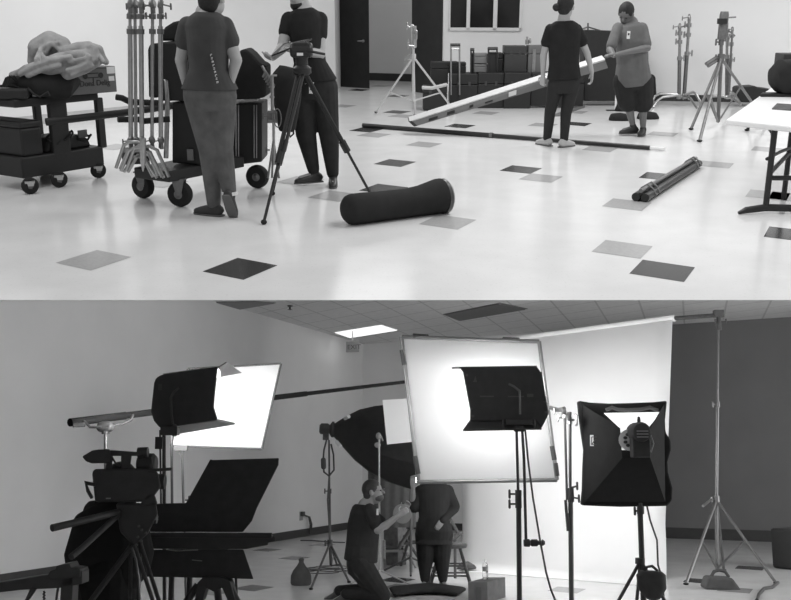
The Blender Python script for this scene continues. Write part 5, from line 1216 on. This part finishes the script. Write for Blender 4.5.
m = M(); m.lathe(bt+V((0, 0, .205)), (0, 0, 1), [(.015, 0), (.015, .018)], 14); m.build('cap', white, o, smooth=True)
# black pear-shaped weight by the wall
g = G(300, 586); c = g+V((0, .12, 0)); k = mm(1, c)
o = thing('sandbag', 'small black pear-shaped bag standing alone on the floor near the wall', 'sandbag', c)
m = M(); m.lathe(c, (0, 0, 1), [(9.5*k, .0), (10.5*k, 2*k), (10.3*k, 9*k), (8*k, 14*k), (4*k, 19*k), (2.4*k, 22*k), (2.8*k, 25*k), (1.5*k, 26*k)], 20); m.build('bag', bblack, o, smooth=True)

# ================================================================ DIM STUDIO: people
btee = mat('studio_black_tee', .028, .85, noise=.12, spec=.15); bjean = mat('studio_dark_trousers', .028, .85, noise=.15, spec=.15)
bjacket = mat('studio_black_jacket', .032, .85, spec=.15); bskin = mat('studio_skin', .26, .55, noise=.06, spec=.3); bhair = mat('studio_hair', .03, .6, noise=.4, scale=70)
Yk = 11.4
J = J3(Yk, head=(373.5, 492), neck=(366, 503), shR=(370, 509, -.17), shL=(364, 509, .17), elR=(378, 530, -.3), wrR=(398, 516, -.32), elL=(385, 526, .2), wrL=(403, 512, .15),
       hipR=(360, 566, -.1), hipL=(360, 566, .1), knR=(381, 602, -.14), knL=(379, 602, .14), anR=(344, 594, -.12), anL=(337, 598, .12))
for s_ in 'RL': J['kn'+s_].z = max(J['kn'+s_].z, .08); J['an'+s_].z = max(J['an'+s_].z, .09)
kn_ = person('person', 'kneeling man in glasses and black T-shirt reaching up with a pale disc', J, (1, -.15, 0), (1, -.3, .12), sk=bskin, hairm=bhair, shirt=btee, pants=bjean, shoe=mat('studio_shoe', .055, .6), sleeve=.75, build_=1.2, belly=.015,
       glasses=True, beard=False, hairlong=.1, toes={'R': (-1, 0, -.3), 'L': (-1, 0, -.3)}, legw=1.35, sleevew=1.15, hd=1.08, loose=.02,
       hands={'R': (V((.8, 0, .55)), V((.3, 1, 0)), .6), 'L': (V((.5, 0, .8)), V((0, -1, 0)), .6)})
bdm = M(); F3 = frame3(V((1, -.3, .12))); hc = J['head']; bdm.ell(hc-F3.col[2]*.07+F3.col[1]*.04, .066, .078, .056, F3); bdm.build('beard', mat('grey_stubble', .07, .8), kn_, smooth=True)
c = P(402, 514, Yk+.02)
o = M().lathe(c, (.3, -1, .2), [(.11, 0), (.115, .004), (.11, .008)], 28).build('pale_disc', mat('disc_grey', .12, .5)); tag(o, 'pale round disc held up by the kneeling man', 'disc')
m = M(); m.box(P(376.5, 515, Yk-.3), (.025, 0, 0), (0, -.01, 0), (0, 0, .07)); m.build('white_tag', mat('tag_white', .7), kn_)
# standing person in black behind the large screen
Yp = 12.29
J = J3(Yp, head=(433, 463, .1), neck=(434, 480), shR=(419, 491), shL=(449, 491), elR=(413.5, 508, -.05), wrR=(413, 488, -.1), elL=(454, 508), wrL=(443, 520, -.2),
       hipR=(426, 535), hipL=(442, 535), knR=(425, 562), knL=(442, 562), anR=(425, 585), anL=(443, 586))
for s_ in 'RL': J['an'+s_].z = .11
person('person', 'standing person all in black, head hidden behind the large screen, one forearm raised', J, (-.1, -1, 0), (-.1, -1, 0), sk=bskin, hairm=bhair, shirt=bjacket, pants=bjean, shoe=MATS['studio_shoe'], sleeve=.9, build_=1.25, belly=.05,
       legw=1.2, hands={'R': (V((0, .1, 1)), V((0, -1, 0)), .3), 'L': (V((-.6, -.3, -.75)), V((0, 1, 0)), .5)}, hemlen=.06, loose=.02, sleevew=1.2, toes={'R': (-.3, -1, 0), 'L': (.3, -1, 0)})
a_, b_ = J['elL'], J['wrL']; sl = M(); sl.limb(J['elL'], .07, J['wrL'], .05); sl.limb(J['elL'], .07, J['shL'], .08); 
so = sl.build('sleeve', bjacket, R.objs[-1], remesh=.01)
g1_ = G(398, 597); m = M(); m.loft([(G(395, 598)+V((0, 0, .03)), .02, .02), (G(405, 594)+V((0, 0, .05)), .25, .045), (G(430, 592)+V((0, 0, .05)), .32, .05), (G(450, 594)+V((0, 0, .05)), .25, .045), (G(456, 597)+V((0, 0, .03)), .02, .02)], (0, 1, 0))
o = m.build('sandbag', bjacket, smooth=True); tag(o, 'wide black bag on the floor before the standing person\'s feet', 'bag')

# ================================================================ DIM STUDIO: camera, operator and prompter in the foreground
Yc_ = 6.2
o = thing('video_camera', 'large black broadcast camera on a tripod in the left foreground', 'camera', P(125, 500, Yc_))
def sil(pts, Y, dep, name, par, mt=bmetal, bev=.015): 
    xs_ = [q[0] for q in pts]; m = M(); m.prism([P(x, y, Y) for x, y in pts], R.ray(sum(xs_)/len(xs_), pts[0][1])*dep); return m.build(name, mt, par, bevel=bev)
sil([(92, 473), (94, 469), (150, 468), (158, 472), (161, 487), (150, 502), (95, 502)], Yc_, .28, 'camera_body', o)
sil([(82, 456.5), (92, 450.5), (98, 449.5), (110, 449), (112, 463), (92, 463.5), (86, 461.5)], Yc_, .16, 'viewfinder', o, bev=.01)
sil([(110, 450), (125, 451), (140, 452), (140, 456), (110, 456)], Yc_+.02, .05, 'top_handle', o, bev=.006)
sil([(108, 456), (113, 456), (112, 469), (105, 469)], Yc_+.02, .05, 'handle_post', o, bev=.004)
sil([(121, 454), (132, 454), (130, 469), (121, 469)], Yc_+.02, .08, 'handle_post', o, bev=.004)
M().tube([P(138, 452.5, Yc_+.05), P(148, 452, Yc_+.05)], .033, 14).build('microphone', bmetal, o, smooth=True)
M().tube([P(112, 457, Yc_), P(116, 464, Yc_), P(120, 466, Yc_)], .006, 6).build('cable', bmetal, o, smooth=True)
M().tube([P(144, 457, Yc_), P(151, 458, Yc_), P(153, 468, Yc_)], .006, 6).build('cable', bmetal, o, smooth=True)
M().lathe(P(138, 464, Yc_+.12), (1, 0, 0), [(.05, 0), (.07, .02), (.07, .1), (.05, .12)], 18).build('eyecup', bmetal, o, smooth=True)
M().lathe(P(155, 481.5, Yc_+.1), (1, .05, 0), [(.03, -.04), (.048, 0), (.048, .03), (.05, .04), (.05, .065), (.042, .068)], 24).build('lens', bmetal, o, smooth=True)
M().tube([P(148, 470.5, Yc_), P(172, 469, Yc_)], .01, 8).build('rod', bmetal, o)
sil([(145, 493), (150, 491), (155, 495), (158, 505), (140, 506)], Yc_, .2, 'mount_plate', o)
m = M(); m.tube([P(96, 485, Yc_-.03), P(86, 483, Yc_-.05), P(88, 491, Yc_-.05), P(92, 498, Yc_-.03)], .011, 8); m.build('side_handle', bmetal, o, smooth=True)
m = M(); m.box(P(106, 499, Yc_-.005), (.03, 0, 0), (0, -.004, 0), (0, 0, .008)); m.build('small_label', mat('tiny_label', .4), o)
o = thing('camera_tripod', 'heavy black tripod under the broadcast camera with two pan handles', 'tripod', V((P(135, 600, Yc_).x, Yc_, 0)))
hd0 = P(134, 530, Yc_+.12)
sil([(116, 503), (156, 503), (158, 514), (148, 534), (134, 546), (120, 532)], Yc_+.02, .22, 'fluid_head', o)
M().tube([P(52, 528, Yc_-.5), P(88, 519.5, Yc_-.3), P(118, 512, Yc_)], [.022, .021, .021], 10).build('pan_handle', rubber if False else bmetal, o, smooth=True)
M().tube([P(71, 557, Yc_-.5), P(82, 548, Yc_-.4), P(118, 515, Yc_)], [.02, .019, .019], 10).build('pan_handle', bmetal, o, smooth=True)
for dx, dy in ((.42, -.25), (-.1, .5), (-.6, -.35)):
    t_ = P(136, 540, Yc_+.12); g = V((t_.x+dx*1.15, t_.y+dy, .02)); pr_ = (g-t_).cross(V((0, 0, 1))).normalized()
    m = M()
    for s_ in (-1, 1): m.tube([t_+pr_*s_*.03, t_.lerp(g, .6)+pr_*s_*.025], .013, 8)
    l = m.build('leg', bmetal, o, smooth=True); M().tube([t_.lerp(g, .45), g], .016, 8).build('lower_leg', bmetal, l, smooth=True)
m = M()
for (x, y) in ((139, 526), (142, 530), (146, 533), (138, 537), (141, 541), (137, 545)): m.lathe(P(x, y, Yc_-.0), (0, -1, 0), [(.008, 0), (.008, .01)], 8)
m.build('clamp_bits', ss, o)
M().tube([P(132, 548, Yc_-.03), P(136, 560, Yc_-.05), P(139, 580, Yc_-.05), P(140, 600, Yc_-.05)], .008, 6).build('cable', ss, o, smooth=True)
# operator bent behind the camera
Yo_ = 6.75
J = J3(Yo_, head=(124, 482, .0), neck=(112, 497), shR=(113, 508, -.22), shL=(113, 508, .2), elR=(84, 522, -.15), wrR=(126, 524, -.05), elL=(120, 535, .2), wrL=(140, 520, .1),
       hipR=(105, 580, -.12), hipL=(112, 580, .12), knR=(106, 640, -.13), knL=(114, 640, .13), anR=(104, 702, -.13), anL=(112, 702, .13))
for s_ in 'RL': J['an'+s_].z = .1; J['kn'+s_].z = .5
pant = person('person', 'camera operator in black, face hidden behind the broadcast camera', J, (1, .1, 0), (1, .1, 0), sk=bskin, hairm=bhair, shirt=bjacket, pants=bjean, shoe=MATS['studio_shoe'], sleeve=1.92, build_=1.35, belly=.1, legw=1.4,
       hands={'R': (V((.8, 0, -.4)), V((0, 1, 0)), .8), 'L': (V((1, 0, .1)), V((0, -1, 0)), .8)}, hemlen=.08, loose=.03)
# prompter hood and trays
Yh = 7.3
o = thing('teleprompter', 'big black prompter hood and trays on its own tripod left of centre', 'prompter', V((P(212, 600, Yh).x, Yh, 0)))
m = M(); m.prism([P(x, y, Yh) for x, y in ((210.5, 459), (212, 460), (279, 458), (278.5, 465), (257, 508), (252, 521), (243, 532), (150, 532), (150, 504), (186, 503))], R.ray(215, 500)*.5); m.build('hood', bblack, o, bevel=.008)
M().tube([P(150, 535, Yh-.1), P(272, 535.5, Yh-.1)], .02, 12).build('rod', bmetal, o, smooth=True)
m = M(); m.tube([P(150, 532.6, Yh-.1), P(184, 532.6, Yh-.1)], .004, 6); m.tube([P(206, 532.6, Yh-.1), P(238, 532.8, Yh-.1)], .005, 6); m.tube([P(247, 533, Yh-.1), P(268, 533.2, Yh-.1)], .004, 6); m.build('rod_highlight', mat('rod_highlight', .9, .3, .3), o)  # pale tubes painted in as a highlight along the rod
m = M(); m.prism([P(x, y, Yh-.08) for x, y in ((148, 536), (275, 536), (275.5, 541), (268, 542.5), (268, 545), (246, 549), (140, 549))], R.ray(270, 545)*.4); m.build('tray', bmetal, o, bevel=.006)
m = M(); m.prism([P(x, y, Yh-.05) for x, y in ((140, 549.5), (243.5, 549.5), (253.5, 579), (140, 576.5))], R.ray(240, 575)*.35); m.build('lower_shade', bblack, o, bevel=.006)
m = M(); m.tube([P(166, 549.5, Yh-.1), P(176, 551, Yh-.1), P(198, 550, Yh-.1)], .004, 6); m.tube([P(192, 560, Yh-.06), P(202, 561, Yh-.06)], .004, 6); m.build('faint_edge', mat('faint_edge', .3, .4), o)
m = M(); m.prism([P(x, y, Yh-.1) for x, y in ((203, 577), (223, 577), (230, 582), (236, 602), (228, 602), (222, 588), (214, 592), (206, 588), (202, 602), (194, 602), (197, 583))], (0, .15, 0)); m.build('tripod_crown', bmetal, o, bevel=.008)
for dx, dy in ((-.55, -.2), (.55, -.2), (0, .55)):
    t_ = P(214, 584, Yh); M().tube([t_+V((dx*.2, dy*.2, 0)), V((t_.x+dx, t_.y+dy, .01))], .028, 10).build('leg', bmetal, o, smooth=True)
for x in (172, 190):
    p_ = P(x, 570, Yh+.5); M().tube([p_, V((p_.x, p_.y, .01))], .022, 10).build('rear_post', bmetal, o, smooth=True)
p_ = P(236, 578, Yh+.2); o = M().tube([p_, V((p_.x+.04, p_.y, .01))], .01, 8).build('thin_rod', bmetal, smooth=True); tag(o, 'thin black rod standing just right of the prompter tripod crown', 'rod')
# rail at the lower left
Yl = 5.2
o = thing('jib_rail', 'thick black rail on a post entering from the lower left edge', 'rail', V((P(66, 600, Yl).x, Yl, 0)))
m = M(); m.prism([P(x, y, Yl) for x, y in ((-30, 588), (0, 582.5), (47, 575), (82, 571), (82, 584), (60, 588), (20, 590), (-30, 596))], (0, .12, 0)); m.build('rail', bmetal, o, bevel=.004)
m = M(); m.prism([P(x, y, Yl-.01) for x, y in ((47, 576), (50, 571), (56, 569), (56, 566), (69, 563.3), (71, 568), (80, 569), (80, 577), (50, 580))], (0, .14, 0)); m.build('clamp_head', bmetal, o, bevel=.004)
m = M(); m.box(V((P(60.5, 590, Yl).x, Yl, .01)), (mm(12, P(60, 590, Yl)), 0, 0), (0, .1, 0), (0, 0, P(60, 578, Yl).z)); m.build('post', bmetal, o, bevel=.004)
M().tube([P(29, 597, Yl), P(34, 588, Yl), P(26, 602, Yl)], .01, 6).build('dangling_strap', bmetal, o)
pts = [P(43.5+1.2*(k % 2), 591+1.5*k, Yl) for k in range(9)]
M().tube(pts, .005, 6).build('coiled_cord', bmetal, o)
M().tube([P(58, 588, Yl), P(57, 594, Yl), P(56, 602, Yl)], .006, 6).build('cord', bmetal, o)
# ================================================================ place the dim studio beside the bright room
T = RA.M @ RB.M.inverted()
bpy.context.view_layer.update()
for o in RB.objs:
    o.matrix_world = T @ Matrix.Translation(o.location) @ o.rotation_euler.to_matrix().to_4x4()
for o in bpy.data.objects:
    if '_o' in o: del o['_o']
    if '_sub' in o: del o['_sub']
